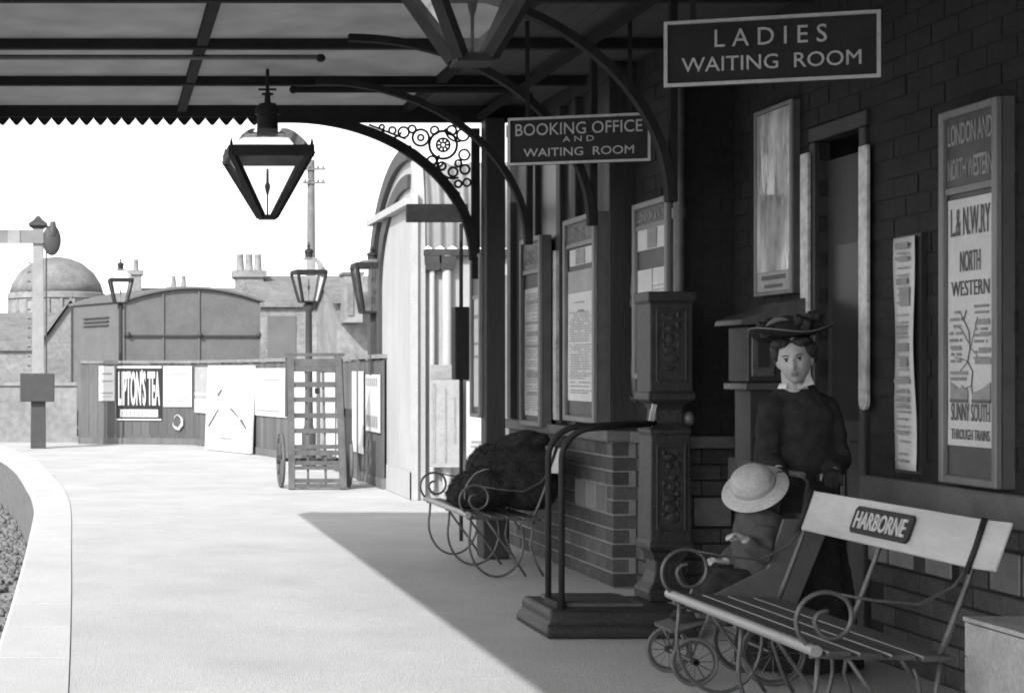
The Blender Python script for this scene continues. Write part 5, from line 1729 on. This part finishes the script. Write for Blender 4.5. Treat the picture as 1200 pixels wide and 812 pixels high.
MB().tube([brim_pt(2 * PI * k / n, 0.178, 0.011) for k in range(n)], 0.0035, 6, closed=True).build('brim_edge', 'cloth_pale', hat, smooth=True)
mb = MB()
random.seed(11)
for k in range(26):
    a = random.uniform(0, 2 * PI)
    mb.ellipsoid(Hh + Rhat @ Vector((0.115 * math.cos(a), 0.115 * math.sin(a), random.uniform(0.02, 0.085))), (random.uniform(0.02, 0.045), random.uniform(0.02, 0.04), random.uniform(0.018, 0.032)), 10, 7)
remesh(mb, 'feather_trim', 0.006, 'hair', hat, 1, (0.01, 50.0))
mb = MB()
mb.tube([Hh + Rhat @ Vector((-0.085 + 0.02 * q, -0.135 + 0.006 * q, 0.05 + 0.016 * math.sin(q / 5 * PI) + 0.003 * q)) for q in range(6)], [0.004, 0.010, 0.013, 0.011, 0.009, 0.004], 8)
mb.build('ribbon_bow', 'cloth_pale', hat, smooth=True)

# ---- pushchair
pc = thing('pushchair', (2.88, 7.40, 0), 'low wheeled pushchair with wire-spoked wheels behind the front bench', 'pushchair')
def wheel(x, y, R):
    w = MB()
    w.tube([(x + R * math.cos(2 * PI * k / 30), y, R + 0.004 + R * math.sin(2 * PI * k / 30)) for k in range(30)], 0.0095, 8, closed=True)
    o = w.build('wheel', 'rubber', pc, smooth=True)
    w = MB()
    w.tube([(x + (R - 0.014) * math.cos(2 * PI * k / 30), y, R + 0.004 + (R - 0.014) * math.sin(2 * PI * k / 30)) for k in range(30)], 0.005, 6, closed=True)
    w.build('rim', 'iron_grey', o, smooth=True)
    for k in range(12):
        a = 2 * PI * k / 12
        MB().tube([(x, y, R + 0.004), (x + (R - 0.014) * math.cos(a), y, R + 0.004 + (R - 0.014) * math.sin(a))], 0.0022, 4).build('spoke', 'iron_grey', o)
    MB().tube([(x, y - 0.02, R + 0.004), (x, y + 0.02, R + 0.004)], 0.016, 10).build('hub', 'iron', o, smooth='auto')
for y in (7.24, 7.57):
    wheel(2.645, y, 0.10)
    wheel(2.995, y, 0.14)
MB().tube([(2.645, 7.22, 0.104), (2.645, 7.59, 0.104)], 0.009, 8).build('axle', 'iron_grey', pc)
MB().tube([(2.995, 7.22, 0.144), (2.995, 7.59, 0.144)], 0.009, 8).build('axle', 'iron_grey', pc)
for y in (7.28, 7.53):
    MB().tube([(2.60, y, 0.22), (2.645, y, 0.115), (2.70, y, 0.26), (2.995, y, 0.28), (2.995, y, 0.16)], 0.008, 6).build('spring', 'iron_grey', pc, smooth=True)
    MB().tube([(2.995, y, 0.28), (3.12, y, 0.60), (3.17, y, 0.90), (3.14, y, 0.935)], 0.011, 8).build('handle_bar', 'iron', pc, smooth=True)
MB().tube([(3.14, 7.27, 0.935), (3.14, 7.54, 0.935)], 0.014, 10).build('push_handle', 'truck_wood', pc, smooth='auto')
MB().box(2.68, 3.06, 7.285, 7.525, 0.29, 0.31).build('floor_board', 'pram_panel', pc)
for y0, y1 in ((7.262, 7.28), (7.53, 7.548)):
    MB().prism([(2.70, y0, 0.27), (3.08, y0, 0.27), (3.24, y0, 0.66), (3.22, y0, 0.74), (3.05, y0, 0.74), (2.98, y0, 0.52), (2.74, y0, 0.40)], (0, y1 - y0, 0)).build('side_panel', 'pram_panel', pc, bevel=0.005)
MB().bar((3.09, 7.405, 0.30), (3.23, 7.405, 0.74), 0.25, 0.02, (1, 0, 0)).build('back_panel', 'pram_panel', pc)
MB().bar((2.74, 7.405, 0.28), (2.56, 7.405, 0.23), 0.22, 0.016).build('foot_rest', 'pram_panel', pc)

# ---- child
ch = thing('person', (2.98, 7.41, 0.32), 'small child in a straw sun hat and grey coat seated in the pushchair', 'person')
up = Vector((-0.50, -0.46, 0.73)).normalized()
hx = Vector((0.93, -0.1, 0.3)); hx = (hx - up * hx.dot(up)).normalized(); hy = up.cross(hx)
Rc = Matrix((hx, hy, up)).transposed()
Hc = Vector((2.975, 7.40, 0.872))
CH = Hc - up * 0.050 + Vector((0.0, 0, 0))
fd = Vector((-0.80, -0.25, -0.55)).normalized()
fr = (-fd).cross(Vector((0, 0, 1))).normalized() * -1
fu = fr.cross(-fd) * 1.0
lx = fd.cross(Vector((0, 0, 1))).normalized() * -1
lz = lx.cross(-fd)
Rk = Matrix((lx, -fd, lz)).transposed()
mb = MB()
head_mesh(mb, CH, 0.82, Rk)
mb.tube([CH + Vector((0.03, 0.01, -0.06)), (3.0, 7.41, 0.72)], [0.04, 0.045], 12)
mb.rings([ell_ring((3.01, 7.41, z), a, b, 0) for z, a, b in ((0.34, 0.09, 0.10), (0.5, 0.085, 0.095), (0.64, 0.085, 0.11), (0.71, 0.06, 0.09), (0.745, 0.04, 0.04))])
sN, eN, hN = Vector((2.985, 7.315, 0.69)), Vector((2.965, 7.27, 0.575)), Vector((2.872, 7.255, 0.650))
sF, eF, hF = Vector((2.985, 7.505, 0.69)), Vector((2.96, 7.54, 0.57)), Vector((2.87, 7.48, 0.52))
mb.tube([sN, eN, hN], [0.034, 0.028, 0.02], 10)
mb.tube([sF, eF, hF], [0.034, 0.028, 0.02], 10)
hand(mb, hN, (-0.8, -0.1, 0.35), (0.2, -0.2, -0.9), 0.68, 0.6)
hand(mb, hF, (-0.8, -0.1, 0.2), (0.2, 0.2, -0.9), 0.68, 0.6)
for s in (-1, 1):
    mb.tube([(2.99, 7.41 + s * 0.055, 0.40), (2.80, 7.41 + s * 0.055, 0.44), (2.72, 7.41 + s * 0.05, 0.30)], [0.055, 0.045, 0.032], 12)
    mb.ellipsoid((2.69, 7.41 + s * 0.05, 0.275), (0.065, 0.03, 0.032), 12, 8)
cb = remesh(mb, 'body', 0.004, 'skin', ch, 2)
face_parts(cb, CH, 0.82, Rk)
mb = MB()
mb.rings([ell_ring((3.0 + o, 7.41, z), a, b, 0, 40, f, 8) for z, a, b, f, o in ((0.33, 0.13, 0.14, .04, 0.02), (0.46, 0.13, 0.14, .03, 0.02), (0.60, 0.13, 0.138, .02, 0.02), (0.69, 0.12, 0.13, 0.01, 0.01), (0.75, 0.09, 0.10, 0, 0.0), (0.785, 0.05, 0.055, 0, -0.005))])
for (a, b, c) in ((sN, eN, hN), (sF, eF, hF)):
    mb.tube([a, a * 0.5 + b * 0.5, b, b * 0.3 + c * 0.7, c - (c - b) * 0.1], [0.05, 0.052, 0.048, 0.038, 0.034], 12)
remesh(mb, 'coat', 0.008, 'cloth_grey', ch, 4, (0.006, 15.0))
mb = MB()
mb.rings([ell_ring((x, 7.41, z), a, b, 0, 36, 0.03, 7) for x, z, a, b in ((2.84, 0.255, 0.13, 0.145), (2.86, 0.35, 0.145, 0.15), (2.88, 0.44, 0.135, 0.14), (2.90, 0.505, 0.09, 0.10))])
remesh(mb, 'skirt', 0.009, 'cloth_black', ch, 4, (0.008, 14.0))
for s in (-1, 1):
    MB().tube([(2.90, 7.41 + s * 0.055, 0.43), (2.80, 7.41 + s * 0.055, 0.44), (2.765, 7.41 + s * 0.053, 0.38), (2.72, 7.41 + s * 0.05, 0.29)], [0.056, 0.053, 0.046, 0.037], 12).build('stocking', 'cloth_black', ch, smooth=True)
    MB().ellipsoid((2.685, 7.41 + s * 0.05, 0.275), (0.075, 0.038, 0.038), 14, 8).build('shoe', 'cloth_black', ch, smooth=True)
# straw hat
n = 44
prof2 = [(0.02, 0.0), (0.085, 0.0), (0.115, -0.004), (0.147, -0.014), (0.150, -0.011), (0.147, -0.007), (0.115, 0.004), (0.096, 0.012), (0.094, 0.04), (0.085, 0.07), (0.06, 0.092), (0.02, 0.10)]
hatc = MB().lathe(prof2, Hc, n, Rc).build('straw_hat', 'straw', ch, smooth='auto')
MB().lathe([(0.0965, 0.010), (0.0985, 0.012), (0.0975, 0.034), (0.095, 0.036)], Hc, n, Rc).build('hat_band', 'ribbon', hatc, smooth='auto')

# slight softness of the old lens
cam_d.dof.use_dof = False
scene.cycles.filter_width = 1.9
